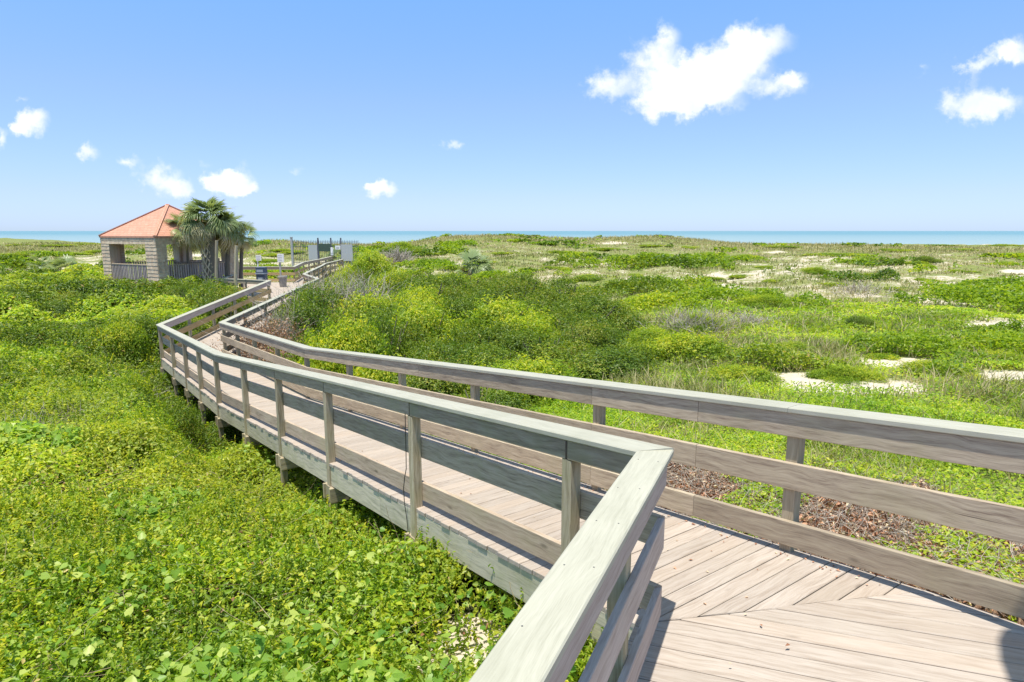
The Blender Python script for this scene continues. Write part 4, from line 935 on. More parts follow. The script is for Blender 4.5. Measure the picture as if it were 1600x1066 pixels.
def scatter_left():
    def lsize(d): return np.maximum(.056, .0040*d)
    LAI = 2.0
    p = sample(lambda r: LAI/(.25*lsize(r)**2), 2.0, 58, -1.02, .25, lambda x, y: in_view(x, y) & left_mask(x, y))
    x, y = p.T; d = np.hypot(x, y); n = len(p); g = H(x, y); h = canopy(x, y)
    sp1 = fbm(x*.38, y*.38, 201, 3)+rng.normal(0, .05, n); sp2 = fbm(x*.22+9, y*.22, 202, 2)+rng.normal(0, .04, n); gap = fbm(x*.75, y*.75, 203, 3)
    depth = rng.beta(1.1, 1.9, n)*(.30+.12*sstep(6, 20, d)+.25*(gap < .36))
    keep = (rng.random(n) > .55*(gap < .34)) & (rng.random(n) > 1.15*np.exp(-(((x+.38)/.36)**2+((y-4.25)/.6)**2)))
    z = g+h-depth*np.minimum(h, 1)*1.2+rng.normal(0, .025, n)
    s = lsize(d)*rng.uniform(.5, 1.6, n)
    e = .25
    gx = (canopy(x+e, y)-canopy(x-e, y)+H(x+e, y)-H(x-e, y))/(2*e); gy = (canopy(x, y+e)-canopy(x, y-e)+H(x, y+e)-H(x, y-e))/(2*e)
    Nn = rand_n(n, .75, .75); Nn[:, 0] -= gx*1.0; Nn[:, 1] -= gy*1.0
    rnd = np.clip(.12+.78*rng.beta(2.2, 2.2, n)+(sp1-.5)*.55, 0, .93); rnd = np.where(rng.random(n) < .012, 1.0, rnd)
    vine = (fbm(x*.7, y*.7, 222, 2) > .62) & (d < 12) & (rng.random(n) < .4); fresh = (sp1+sp2 < .93)
    yel = (~fresh) & (sp2 > .53)
    mi = np.where(vine, 2, np.where(fresh, 1, np.where(yel, 3, 0)))
    s = np.where(vine, s*1.7, s); ratio = np.where(vine, .95, np.where(fresh, .5, np.where(yel, .34, .55)))
    P = np.stack([x, y, z], 1)[keep]; 
    v, f = leaves_np(P, Nn[keep], s[keep], ratio[keep], fold=.14)
    m4 = mi[keep]; m4 = np.concatenate([m4, m4])
    add_np('coastal_scrub', v, f, None, rnd[keep], 4, 'dense sea of low green coastal scrub filling the left side', 'scrub', 'stuff', mats=[M['leaf_mix'], M['leaf_green'], M['leaf_vine'], M['leaf_olive']], mi=m4)
    # upright sprigs for a broken surface
    n = 15000
    q = sample(lambda r: 150 if r < 9 else 22, 2.2, 26, -1.0, .2, lambda x, y: in_view(x, y) & left_mask(x, y))
    q = q[rng.permutation(len(q))[:n]]; n = len(q); g = H(q[:, 0], q[:, 1])+canopy(q[:, 0], q[:, 1])-.10; L_ = rng.uniform(.08, .30, n)
    lean = rng.normal(0, .35, (n, 2)); k_ = 9; t = np.linspace(.25, 1, k_)
    d = np.hypot(q[:, 0], q[:, 1])
    P = np.stack([q[:, 0, None]+lean[:, :1]*L_[:, None]*t, q[:, 1, None]+lean[:, 1:]*L_[:, None]*t, g[:, None]+L_[:, None]*t], -1).reshape(-1, 3)
    ln = np.repeat(np.maximum(.045, .0036*d)*rng.uniform(.8, 1.3, n), k_); Nn = rng.normal(size=(len(P), 3)); Nn[:, 2] = np.abs(Nn[:, 2])+.3
    sp = rng.normal(size=(len(P), 3)); sp[:, 2] += .9
    v, f = leaves_np(P, Nn, ln, .38, spin=sp); rr_ = np.repeat(rng.uniform(.15, .95, n), k_)+rng.normal(0, .07, n*k_)
    add_np('scrub_sprigs', v, f, M['leaf_bright'], np.clip(rr_, 0, 1), 4, 'upright leafy sprigs poking out of the left scrub', 'scrub', 'stuff')
scatter_left()
q = sample(lambda r: 17, 2.0, 13, -1.0, .2, lambda x, y: in_view(x, y) & left_mask(x, y) & (fbm(x*.6+4, y*.6, 640, 3) > .50)); n = len(q); k_ = 7
z_ = H(q[:, 0], q[:, 1])+canopy(q[:, 0], q[:, 1]); c3 = np.stack([q[:, 0], q[:, 1], z_+rng.uniform(-.03, .12, n)], 1)
P = np.repeat(c3, k_, 0)+rng.normal(0, 1, (n*k_, 3))*np.array([.10, .10, .045]); v, f = round_leaves(P, rand_n(n*k_, .9, .7), rng.uniform(.035, .09, n*k_))
add_np('broad_vine_leaves', v, f, M['leaf_vine'], np.clip(np.repeat(rng.random(n), k_)+rng.normal(0, .15, n*k_), 0, 1), 8, 'broad pale vine leaves lying over the scrub near the boardwalk', 'vine', 'stuff')
q = sample(lambda r: 30, 2.0, 12, -1.0, .2, lambda x, y: in_view(x, y) & left_mask(x, y) & (fbm(x*.8, y*.8, 650, 3) > .50)); n = len(q)
P = np.stack([q[:, 0], q[:, 1], H(q[:, 0], q[:, 1])+canopy(q[:, 0], q[:, 1])-rng.uniform(-.02, .10, n)], 1); v, f = leaves_np(P, rand_n(n, .5, .9), rng.uniform(.03, .07, n), .5, fold=.25)
add_np('dead_leaves', v, f, M['leaf_rust'], rng.random(n), 4, 'scattered dead orange brown leaves caught in the left scrub', 'dead leaves', 'stuff')
def strips(P0, dirs, length, width, segs=5, curl=.25):
    """thin creeping stems: bent flat ribbons (two crossing faces are not needed at this size)"""
    n = len(P0); pts = [P0]; d = dirs/np.linalg.norm(dirs, axis=1, keepdims=True)
    for k_ in range(segs):
        d = d+rng.normal(0, curl, (n, 3)); d /= np.linalg.norm(d, axis=1, keepdims=True); pts.append(pts[-1]+d*(length/segs)[:, None])
    pts = np.stack(pts, 1); tang = np.gradient(pts, axis=1); side = np.cross(tang, rng.normal(size=(n, 1, 3))+np.array([0, 0, .3])); side /= np.linalg.norm(side, axis=2, keepdims=True)+1e-9
    w = width[:, None, None]*np.linspace(1, .4, segs+1)[None, :, None]*.5
    nrm = np.cross(tang, side); nrm /= np.linalg.norm(nrm, axis=2, keepdims=True)+1e-9
    A = pts+side*w; B = pts-side*w*.5+nrm*w*.87; C = pts-side*w*.5-nrm*w*.87
    v = np.stack([A, B, C], 2).reshape(-1, 3); fs = []
    for k_ in range(segs):
        for a, b in ((0, 1), (1, 2), (2, 0)):
            o0 = np.arange(n)*(segs+1)*3+k_*3; fs.append(np.stack([o0+a, o0+b, o0+3+b], 1)); fs.append(np.stack([o0+a, o0+3+b, o0+3+a], 1))
    return v, np.concatenate(fs), (segs+1)*3
q = sample(lambda r: 17 if r < 10 else 3.0, 2.2, 24, -1.0, .2, lambda x, y: in_view(x, y) & left_mask(x, y)); n = len(q)
P0 = np.stack([q[:, 0], q[:, 1], H(q[:, 0], q[:, 1])+canopy(q[:, 0], q[:, 1])+rng.uniform(-.10, .03, n)], 1)
dr = rng.normal(size=(n, 3)); dr[:, 2] = rng.normal(.1, .22, n); v, f, per = strips(P0, dr, rng.uniform(.15, .7, n), rng.uniform(.004, .008, n), 5, .22)
add_np('creeper_stems', v, f, M['vine_stem'], rng.random(n), per, 'thin tan creeper stems trailing over the left scrub', 'vine', 'stuff')
# patches of bare twigs in the scrub
cs = [(at(60, 690, 9.5), .7), (at(430, 470, 22), .9), (at(105, 640, 11), .5), (at(330, 475, 24), .5), (at(40, 705, 9.2), .5), (at(700, 790, 6), .25), (at(215, 560, 15), .6)]
P0 = []; 
for c, r in cs:
    k_ = int(260*r); P0.append(np.stack([c.x+rng.normal(0, r*.6, k_), c.y+rng.normal(0, r*.6, k_), np.zeros(k_)], 1))
P0 = np.concatenate(P0); ok = deckz_near(P0[:, 0], P0[:, 1])[0] > .3; P0 = P0[ok]; n = len(P0); P0[:, 2] = H(P0[:, 0], P0[:, 1])+canopy(P0[:, 0], P0[:, 1])*.8
dr = rng.normal(size=(n, 3)); dr[:, 2] = np.abs(dr[:, 2])+.4; v, f, per = strips(P0, dr, rng.uniform(.2, .6, n), rng.uniform(.005, .011, n), 4, .3)
add_np('bare_twigs', v, f, M['twig'], rng.random(n), per, 'bare grey twigs showing in thin spots of the left scrub', 'twigs', 'stuff')

# ---- right side: litter, low vines, grass
def right_ok(x, y):
    s, t = lat_right(x, y); dk, _ = deckz_near(x, y)
    return (s > .17) & (dk > .0)
x = None
def lit_mask(x, y): return masks(x, y)[1]
p = sample(lambda r: 2300, 2.5, 9, -.15, 1.0, lambda x, y: in_view(x, y, .2) & right_ok(x, y) & (lit_mask(x, y) > .25)); n = len(p)
P = np.stack([p[:, 0], p[:, 1], H(p[:, 0], p[:, 1])+rng.uniform(.005, .07, n)], 1)
v, f = leaves_np(P, rand_n(n, .3, .8), rng.uniform(.025, .075, n), rng.uniform(.12, .5, n), fold=.3)
add_np('leaf_litter', v, f, M['litter'], rng.random(n), 4, 'brown dead leaf litter beside the right railing', 'leaf litter', 'stuff')
p = sample(lambda r: 620, 2.5, 9, -.15, 1.0, lambda x, y: in_view(x, y, .2) & right_ok(x, y) & (lit_mask(x, y) > .25)); n = len(p)
P0 = np.stack([p[:, 0], p[:, 1], H(p[:, 0], p[:, 1])+rng.uniform(.02, .09, n)], 1); dr = rng.normal(size=(n, 3)); dr[:, 2] *= .25
v, f, per = strips(P0, dr, rng.uniform(.08, .4, n), rng.uniform(.003, .006, n), 4, .3)
add_np('litter_twigs', v, f, M['twig'], rng.random(n), per, 'dry twigs and straw lying in the brown leaf litter', 'twigs', 'stuff')
def rveg_cover(x, y):
    s, t = lat_right(x, y); veg, lit, soil_shade = masks(x, y); n = fbm(x*1.1, y*1.1, 301, 3)
    return veg+(fbm(x*.55, y*.55, 2)-.5)*.5, lit, n
def keepv(x, y):
    veg, lit, n = rveg_cover(x, y); pr = np.where(lit > .3, np.clip((n-.50)*6, 0, .7), np.clip((veg-.30)*3, 0, 1)*np.clip(.35+1.5*(n-.35), .1, 1))
    return in_view(x, y, .2) & right_ok(x, y) & (rng.random(len(x)) < pr)
ls = lambda r: max(.045, .0042*r)
p = sample(lambda r: (1.9 if r < 12 else 1.0)/(.25*ls(r)**2), 2.5, 30, -.2, .95, keepv); n = len(p); d = np.hypot(p[:, 0], p[:, 1])
hh = (.05+.22*fbm(p[:, 0]*.9, p[:, 1]*.9, 320, 3)*sstep(4.5, 9, d))
P = np.stack([p[:, 0], p[:, 1], H(p[:, 0], p[:, 1])+hh*rng.beta(3, 1.5, n)+.02], 1)
rnd = np.clip(.15+.75*rng.beta(2, 2, n)+(fbm(p[:, 0]*.7, p[:, 1]*.7, 330)-.5)*.5, 0, 1)
v, f = leaves_np(P, rand_n(n, .8, .7), np.maximum(.045, .0042*d)*rng.uniform(.6, 1.3, n), .6, fold=.15)
mi = (fbm(p[:, 0]*.4, p[:, 1]*.4, 340) > .48).astype(int); mi = np.concatenate([mi, mi])
add_np('low_vines', v, f, None, rnd, 4, 'low bright green vines creeping over the dune right of the railing', 'ground cover', 'stuff', mats=[M['leaf_bright'], M['leaf_mix']], mi=mi)
# grass
def keepg(x, y):
    veg, lit, soil_shade = masks(x, y); n = fbm(x*.6, y*.6, 401, 3); d = np.hypot(x, y)
    s, t = lat_right(x, y); leftok = (s < -1.6)
    pr = np.clip((veg-.42)*3, 0, 1)*np.clip((n-.37)*5, .1, 1)*(1-soil_shade)
    pr = np.where(lit > .3, pr*.06, pr)
    gzok = (np.abs(x-GC.x)+np.abs(y-GC.y) > 4.2)
    return in_view(x, y, .12) & (right_ok(x, y) | leftok) & gzok & (deckz_near(x, y)[0] > .1) & (rng.random(len(x)) < pr) & ~((y > 30) & (y < 44) & (x > -17) & (x < -10.5))
def gd(r): return 800 if r < 8 else (800*(8/r)**1.6)
p = sample(gd, 3, 124, -1.0, 1.0, keepg); n = len(p); d = np.hypot(p[:, 0], p[:, 1])
h = rng.uniform(.12, .42, n)*(.6+.9*fbm(p[:, 0]*.3, p[:, 1]*.3, 410))*(1+.25*sstep(80, 105, d)); w = np.maximum(.006, .0016*d)*rng.uniform(.6, 1.3, n); h *= (.4+.6*sstep(6, 11, d))*(1-.4*sstep(18, 45, d))*(1-.25*sstep(80, 105, d))
P = np.stack([p[:, 0], p[:, 1], H(p[:, 0], p[:, 1])-.02], 1); ln = rng.normal(0, .45, (n, 2))*h[:, None]
v, f = blades_np(P, h, ln, w); dry = fbm(p[:, 0]*.13, p[:, 1]*.13, 420, 3); rnd = np.clip(rng.beta(2, 2, n)+(dry-.47)*1.3+.34*sstep(60, 92, d)+.26*sstep(10, 26, d)-.02, 0, 1)
print('grass', n)
add_np('dune_grass', v, f, M['grass'], rnd, 5, 'mixed green and straw coloured grass over the rolling dunes', 'grass', 'stuff')
# irregular cushions of low scrub over the dunes
def keepd(x, y):
    veg, lit, soil_shade = masks(x, y); d = np.hypot(x, y); s_, t_ = lat_right(x, y)
    n = fbm(x*.13+3, y*.2, 501, 4)+.25*(vnoise(x*.9, y*1.1, 502)-.5)
    ok = (right_ok(x, y) | ((s_ < -1.6) & (d > 40))) & (np.abs(x-GC.x)+np.abs(y-GC.y) > 4.4) & (deckz_near(x, y)[0] > .5) & ~((y > 29) & (y < 46) & (x > -17.5) & (x < -10)) & ~((y > 44) & (y < 58) & (x > -17) & (x < -12))
    return in_view(x, y, .12) & ok & (soil_shade < .5) & (rng.random(len(x)) < np.clip((n-.63-.07*sstep(78, 96, d)-.015*sstep(25, 50, d)-.05*(vnoise(x*.35, y*.35, 515)-.5))*11, 0, 1)*(thicket(x, y) < .5)) & (veg > .35)
dl = lambda d: np.maximum(.09, .0046*d)
p = sample(lambda r: 1.7/(.25*dl(r)**2), 15, 118, -1.0, 1.0, keepd); n = len(p); x_, y_ = p.T; d = np.hypot(x_, y_); print('dune scrub', n)
nn = fbm(x_*.13+3, y_*.2, 501, 4)+.25*(vnoise(x_*.9, y_*1.1, 502)-.5)
hh = np.clip((nn-.61)*7, .05, 1)*(.30+.5*domes(x_, y_, 1.9, 505))*(.7+.6*vnoise(x_*.2, y_*.2, 506))*(1-.3*sstep(70, 100, d))
P = np.stack([x_, y_, H(x_, y_)+hh*rng.beta(3, 1.4, n)], 1)
rnd = np.clip(.15+.7*rng.beta(2, 2, n)+(fbm(x_*.3, y_*.3, 508)-.5)*.7, 0, 1); mi = (fbm(x_*.15, y_*.15, 509)+rng.normal(0, .06, n) > .60).astype(int)
v, f = leaves_np(P, rand_n(n, .6, .75), dl(d)*rng.uniform(.6, 1.4, n), .55, fold=.15)
add_np('dune_scrub', v, f, None, rnd, 4, 'irregular green cushions of low scrub spread over the dunes', 'scrub', 'stuff', mats=[M['leaf_bright'], M['leaf_olive']], mi=np.concatenate([mi, mi]))
# taller sea oats along the crest
p = sample(lambda r: 5.5, 96, 122, -.72, .9, lambda x, y: (y > 60) & (np.hypot(x, y) > 92)); n = len(p)
h = rng.uniform(.2, .6, n); P = np.stack([p[:, 0], p[:, 1], H(p[:, 0], p[:, 1])-.05], 1); v, f = blades_np(P, h, rng.normal(0, .25, (n, 2)), rng.uniform(.05, .12, n))
az_ = p[:, 0]/p[:, 1]; 
add_np('sea_oats', v, f, M['drygrass'], rng.random(n), 5, 'tan sea oats along the top of the dune ridge', 'grass', 'stuff')

# ---- shrubs
def shrub_mesh(name, seed, nleaf, leaf, ratio, blobs=26, flatz=.8, spread=.62, br=(.26, .44), twig=True, mat='leaf_olive'):
    g = np.random.default_rng(seed); 
    c = g.normal(size=(blobs, 3)); c /= np.linalg.norm(c, axis=1, keepdims=True); c *= (g.uniform(.25, 1, blobs)**.5)[:, None]*spread; c[:, 2] = np.abs(c[:, 2])*flatz+.08
    r = g.uniform(*br, blobs); wts = r**2/np.sum(r**2); k_ = g.choice(blobs, nleaf, p=wts)
    u = g.normal(size=(nleaf, 3)); u /= np.linalg.norm(u, axis=1, keepdims=True); u[:, 2] = np.where(u[:, 2] < -.35, -u[:, 2], u[:, 2])
    bump = 1+.42*np.sin(u[:, 0]*7+k_)*np.sin(u[:, 1]*8+2*k_)*np.sin(u[:, 2]*6+k_)
    P = c[k_]+u*(r[k_]*np.where(g.random(nleaf) < .06, g.uniform(1.0, 1.18, nleaf), g.uniform(.62, 1.06, nleaf))*bump)[:, None]; P[:, 2] = np.maximum(P[:, 2], .02)
    Nn = u+g.normal(size=(nleaf, 3))*.55+np.array([0, 0, .35])
    v, f = leaves_np(P, Nn, leaf*g.uniform(.6, 1.35, nleaf), ratio)
    rnd = np.clip(g.beta(2.2, 2.2, nleaf)*.8+.1+(g.uniform(-.22, .22, blobs))[k_]+.12*(u[:, 2]), 0, .97)
    fo = mesh_np(name, v, f, M[mat], {'rnd': np.repeat(rnd, 4)})
    m_ = MB(); rs = random.Random(seed)
    for i in range(11):
        a = rs.uniform(0, 6.28); e = Vector((math.cos(a)*rs.uniform(.1, .5), math.sin(a)*rs.uniform(.1, .5), rs.uniform(.35, .8)*flatz+.1))
        tube(m_, [Vector((e.x*.12, e.y*.12, -.15)), e*.45+Vector((rs.uniform(-.06, .06), rs.uniform(-.06, .06), 0)), e], [.028, .018, .006], 5)
    return fo, m_
def make_shrub(fo, m_, name='shrub'):
    e = bpy.data.objects.new(name, None); COL.objects.link(e); e.empty_display_size = .2
    o = bpy.data.objects.new('foliage', fo); COL.objects.link(o); o.parent = e; s_ = m_.build('stem', M['oldwood']); s_.parent = e
    return e
protos = []
for i, (nl, lf, ra, bl, fz, mt) in enumerate([(26000, .040, .42, 15, .8, 'leaf_olive'), (26000, .040, .42, 12, .9, 'leaf_olive'), (24000, .042, .5, 14, .8, 'leaf_bright'), (22000, .044, .5, 12, .85, 'leaf_bright'), (26000, .038, .4, 13, .85, 'leaf_olive')]):
    fo, m_ = shrub_mesh('shrub_foliage', 500+i, nl, lf, ra, bl, fz, mat=mt); protos.append(make_shrub(fo, m_))
used = set()
def put(pi, x, y, r, hz, rz, label, cat='shrub', group=None, sink=.1):
    src = protos[pi]; o = src if pi not in used else copy_tree(src); used.add(pi)
    o.location = (x, y, Hs(x, y)-sink); o.rotation_euler.z = rz; o.scale = (r, r, hz); tag(o, label, cat, group); return o
# thicket between the walk and the open dune
tx, ty = [], []
g2 = np.random.default_rng(5)
tries = 0; pts = []
while len(pts) < 62 and tries < 9000:
    tries += 1; y = g2.uniform(9.2, 34); x = g2.uniform(-.5, .24)*y
    s_, t_ = lat_right(x, y); dk_ = float(deckz_near(np.array([x]), np.array([y]))[0][0])
    a = x/y; up = np.interp(y, [9, 11, 14, 20, 26, 34], [-.14, .03, .15, .19, .11, .0])
    if s_ < 1.45 or dk_ < 1.2 or (x+7.6)**2+(y-20.2)**2 < 4.4 or a > up: continue
    if y > 29.5 and x < -9.2: continue
    rr = 1.0+.035*(y-9)
    if any((x-q[0])**2+(y-q[1])**2 < (1.28+.05*(y-9))**2 for q in pts): continue
    pts.append((x, y))
def top_y(x, y):
    """picture row the thicket's top should reach at this place"""
    px = 800+1000*x/y*.985
    return px
for i, (x, y) in enumerate(sorted(pts, key=lambda q: q[1])):
    # wanted top height: a gently sloping roof of foliage
    zt_ = np.interp(y, [9, 12, 16, 22, 28, 34], [-2.4, -2.15, -2.0, -1.85, -1.7, -1.7])+g2.uniform(-.6, .25)
    zt_ -= .5*sstep(.02, .2, x/y)*(y < 20)
    hgt = max(.8, zt_-Hs(x, y)+.1)/.98; r = (1.32+.04*(y-9))*g2.uniform(.85, 1.25)
    pi = int(g2.choice([0, 1, 4, 2, 3], p=[.32, .30, .07, .03, .28]))
    put(pi, x, y, r, hgt, g2.uniform(0, 6.28), ('dark olive' if pi in (0, 1, 4) else 'bright green')+' shrub packed into the thicket right of the boardwalk', 'shrub', ('dark olive' if pi in (0, 1, 4) else 'bright green')+' shrubs of the thicket', sink=.1)
for x_, y_, r_, t_, lb in [(-7.75, 22.8, 1.0, -2.12, 'grey green bush crowding the far right handrail beyond the rusty bush'), (-7.7, 24.9, 1.15, -1.98, 'tall grey green bush hiding the far right handrail'), (-7.9, 27.2, 1.25, -1.95, 'tall bush hiding the right side of the walk below the landing'),
    (-8.0, 30.3, 1.3, -2.1, 'tall bush at the right corner of the landing'), (-9.3, 33.2, 1.1, -2.35, 'bush against the landing edge below the notice post'), (-6.0, 32.5, 1.6, -1.7, 'broad bush behind the grey twig tangle'), (-8.6, 37, 1.5, -1.9, 'bush beside the start of the ramp to the gate')]:
    put(int(g2.integers(0, 5)), x_, y_, r_*1.25, (t_-Hs(x_, y_)+.1)/.98, x_*3, lb, 'shrub')
gl = np.random.default_rng(77); lp_ = []; tries = 0
while len(lp_) < 46 and tries < 6000:
    tries += 1; d_ = gl.uniform(7.5, 40); a_ = gl.uniform(-.78, -.1); x, y = d_*math.sin(a_), d_*math.cos(a_)
    X_, Y_ = np.array([x]), np.array([y])
    if not bool(left_mask(X_, Y_)[0]) or float(deckz_near(X_, Y_)[0][0]) < 1.1 or abs(x-GC.x)+abs(y-GC.y) < 5.6: continue
    if any((x-q[0])**2+(y-q[1])**2 < (1.1+.05*d_)**2 for q in lp_): continue
    lp_.append((x, y))
for x, y in lp_:
    d_ = math.hypot(x, y); h_ = float(canopy(np.array([x]), np.array([y]))[0]); pi = int(gl.choice([0, 1, 2, 3, 4], p=[.15, .15, .35, .2, .15]))
    put(pi, x, y, (.45+.035*d_)*gl.uniform(.8, 1.3), (h_+gl.uniform(.12, .3)+.006*d_)/.95, gl.uniform(0, 6.28), ('dark olive' if pi in (0, 1, 4) else 'bright green')+' leafy shrub rising a little above the low scrub left of the boardwalk', 'shrub', ('dark olive' if pi in (0, 1, 4) else 'bright green')+' shrubs in the left scrub', sink=.1)
# shrubs picked out one by one (px, py of the foot, half width px, height px, proto, label)
ONE = [(1094, 522, 46, 40, 2, 'tall bright bush with a bare brown twig tangle to its left on the open dune'),
 (1349, 512, 30, 26, 0, 'round dark green bush standing alone on the brown open dune'),
 (626, 398, 34, 22, 2, 'bright bush right of the fence with bare twigs at its foot'),
 (1195, 482, 46, 26, 2, 'broad bright bush in the middle of the open dune'),
 (1274, 428, 26, 13, 2, 'rounded bright bush upper middle of the right dune'),
 (1450, 412, 24, 14, 0, 'dark rounded bush high on the right dune below the sea'),
 (1240, 560, 52, 34, 2, 'low bright bush left of the large bare sand patch'),
 (1326, 592, 60, 30, 2, 'feathery green bush directly above the large bare sand patch'),
 (1472, 590, 70, 34, 3, 'spreading green bush right of the large bare sand patch'),
 (1562, 572, 50, 32, 3, 'green bush at the right edge above the pale sand track'),
 (1080, 570, 84, 62, 3, 'big leafy bush rising just above the right handrail near the thicket end'),
 (1160, 600, 70, 40, 3, 'yellow green bush behind the right handrail left of the sand patch'),
 (1010, 560, 60, 60, 2, 'dark hollow bush at the right tip of the thicket'),
 (690, 462, 70, 40, 4, 'dark crested bush at the back of the thicket below the fan palm'),
 (575, 440, 44, 50, 3, 'tall bright bush beside the far ramp right of the gate'),
 (545, 452, 30, 34, 2, 'small bright bush in front of the grey twig patch'),
 (360, 462, 24, 14, 3, 'bright rounded bush in front of the landing rail'),
 (305, 470, 30, 18, 2, 'bright bush in front of the gazebo walk'),
 (505, 560, 60, 70, 0, 'olive bush leaning over the right handrail at the bend'),
 (455, 520, 30, 56, 1, 'olive bush beside the far stretch of the right handrail')]
for px, py, hw, hp_, pi, lb in ONE:
    gx, gy = g_at(px, py); put(pi, gx, gy, hw/1000*gy/.86, max(.4, hp_/1000*gy*1.05), random.uniform(0, 6.28), lb, 'shrub')
# low mounds over the open dunes
MOUND = [(1071,389,24,7),(1165,404,40,9),(1079,410,18,8),(1034,402,36,9),(1311,400,55,9),(1570,414,32,9),(1360,431,20,9),(1491,498,25,12),(1540,516,20,10),(1585,528,30,16),
 (681,398,18,6),(885,397,36,8),(888,407,26,6),(829,422,22,6),(790,397,24,6),(869,420,26,6),(931,434,38,10),(954,391,40,7),(1010,415,26,7),(1110,398,26,6),(1220,386,30,5),(1400,392,30,6),(1500,392,34,6),
 (1420,412,30,8),(1350,405,26,7),(1500,425,30,8),(1545,440,34,9),(1450,440,30,8),(1400,452,26,8),(1300,445,30,8),(1160,432,26,8),(1110,436,24,8),(1050,440,28,8),(990,432,28,8),(1020,458,30,9),(1070,466,26,9),
 (1150,458,26,8),(1250,470,28,9),(1330,470,26,8),(1420,478,26,9),(1530,470,30,9),(1590,455,28,9),(1140,505,40,16),(1180,520,36,15),(1285,520,30,12),(1400,500,22,8),(1440,525,34,11),(1520,548,36,12),
 (1380,560,30,10),(1260,500,26,10),(1210,440,20,7),(1190,418,22,6),(930,410,26,6),(975,402,24,6),(1490,460,22,8),(20,400,30,8),(60,396,36,8),(110,398,30,8),(35,412,34,9),(95,412,30,8),(150,394,20,6),(30,384,26,5),(90,384,30,5),(140,382,26,5),
 (195,388,16,7),(210,384,16,6),(285,392,20,5),(425,400,20,7),(440,392,22,6),(460,396,20,6),(415,408,22,7),(640,412,26,9),(660,398,20,6),(600,402,22,8),(760,410,22,6),(720,420,30,6),(850,382,30,4),(1020,384,28,4),(1250,382,30,4),(1570,384,24,4),(1470,384,26,4),
 (975,480,30,14),(1040,500,36,16),(1125,480,26,10),(925,455,30,10),(890,440,30,9)]
fo, m_ = shrub_mesh('mound_foliage', 900, 9000, .075, .5, 30, .55, spread=.72, br=(.22, .36), mat='leaf_bright')
fo2, m2_ = shrub_mesh('mound_foliage', 901, 9000, .075, .45, 26, .6, spread=.74, br=(.2, .34), mat='leaf_bright')
mp_ = [make_shrub(fo, m_, 'dune_bush'), make_shrub(fo2, m2_, 'dune_bush')]; first = [True, True]
for i, (px, py, hw, hp_) in enumerate(MOUND):
    gx, gy = g_at(px, py); j = i % 2; o = mp_[j] if first[j] else copy_tree(mp_[j]); first[j] = False
    o.location = (gx, gy, Hs(gx, gy)-.12); r = hw/1000*gy/.9; o.scale = (r, r*random.uniform(.8, 1.1), max(.35, hp_/1000*gy*1.0)); o.rotation_euler.z = random.uniform(0, 6.28)
    tag(o, 'low rounded green bush among grass on the open dunes', 'bush', 'low bushes over the open dunes')

# dead rusty shrub in the bend, grey dead twigs by the far ramp
def twig_clump(name, px, py, Y, r, hgt, n, label, mat='twig', leaves=0):
    c = at(px, py, Y); z = Hs(c.x, c.y); P0 = np.stack([c.x+rng.normal(0, r*.45, n), c.y+rng.normal(0, r*.45, n), np.full(n, z)], 1)
    P0[:, 2] += rng.uniform(0, hgt*.55, n); dr = P0-np.array([c.x, c.y, z-hgt*.6]); dr += rng.normal(0, .35, (n, 3)); v, f, per = strips(P0, dr, rng.uniform(.3, .8, n)*hgt, rng.uniform(.008, .018, n)*max(1, Y/18), 4, .35)
    v -= np.array([c.x, c.y, z])
    e = empty(name, (c.x, c.y, z), label, 'dead shrub'); add_np('twigs', v, f, M[mat], rng.random(n), per, parent=e)
    if leaves:
        k_ = rng.integers(0, n, leaves); P = P0[k_]+rng.normal(0, .16, (leaves, 3))-np.array([c.x, c.y, z]); P[:, 2] = np.abs(P[:, 2])+rng.uniform(0, .45*hgt, leaves); v, f = leaves_np(P, rng.normal(size=(leaves, 3)), rng.uniform(.05, .1, leaves), .5); add_np('dead_leaves', v, f, M['leaf_rust'], rng.random(leaves), 4, parent=e)
for q in [(408, 500, 20.4, 1.15, 2.0, 420, 'rusty brown dead bush inside the bend of the right railing', 'twig', 6500), (425, 515, 19.2, .8, 1.5, 240, 'second rusty dead bush closer to the right handrail', 'twig', 2600),
          (520, 445, 26, 1.7, 2.8, 520, 'pale grey bare twig tangle beside the far ramp'), (560, 462, 25, 1.3, 2.6, 380, 'pale grey bare twig tangle behind the olive bushes'), (472, 470, 24, 1.3, 2.4, 420, 'thin grey dead bush right of the landing entrance', 'twig', 500),
          (440, 480, 21.8, .8, 2.3, 420, 'small grey dead bush overhanging the far right handrail'), (1085, 505, 21, 1.2, 1.0, 420, 'brown bare twig tangle between green bushes on the open dune'), (1170, 498, 22, .8, .6, 260, 'bare twig heap right of the twig tangle on the dune'),
          (1340, 460, 31, 1.2, .7, 200, 'wide grey dead bush in the middle of the right dune'), (618, 400, 60, 1.6, 1.6, 500, 'grey twigs at the foot of the bright bush by the fence'), (690, 445, 30, 1.6, 1.2, 300, 'bare twigs poking out behind the thicket')]:
    twig_clump('dead_shrub', *q)

# crumbs of dead leaf blown against the foot of the right railing
n = 220; t_ = rng.uniform(-1.9, 6, n); s_ = np.where(rng.random(n) < .7, rng.normal(.0, .05, n), -rng.uniform(0, 1.4, n)); px_ = RC.x+RAMP.x*t_+RAMPN.x*s_; py_ = RC.y+RAMP.y*t_+RAMPN.y*s_
P = np.stack([px_, py_, C0.z-R-s1*((px_-C0.x)*RAMP.x+(py_-C0.y)*RAMP.y)+.006], 1); keep = t_ > -.7; P = P[keep]; n = len(P)
v, f = leaves_np(P, rand_n(n, 3, .5), rng.uniform(.012, .035, n), .5, fold=.15); add_np('blown_leaf_crumbs', v, f, M['litter'], rng.random(n), 4, 'small dry leaf crumbs blown onto the deck beside the right railing', 'dead leaves', 'stuff')
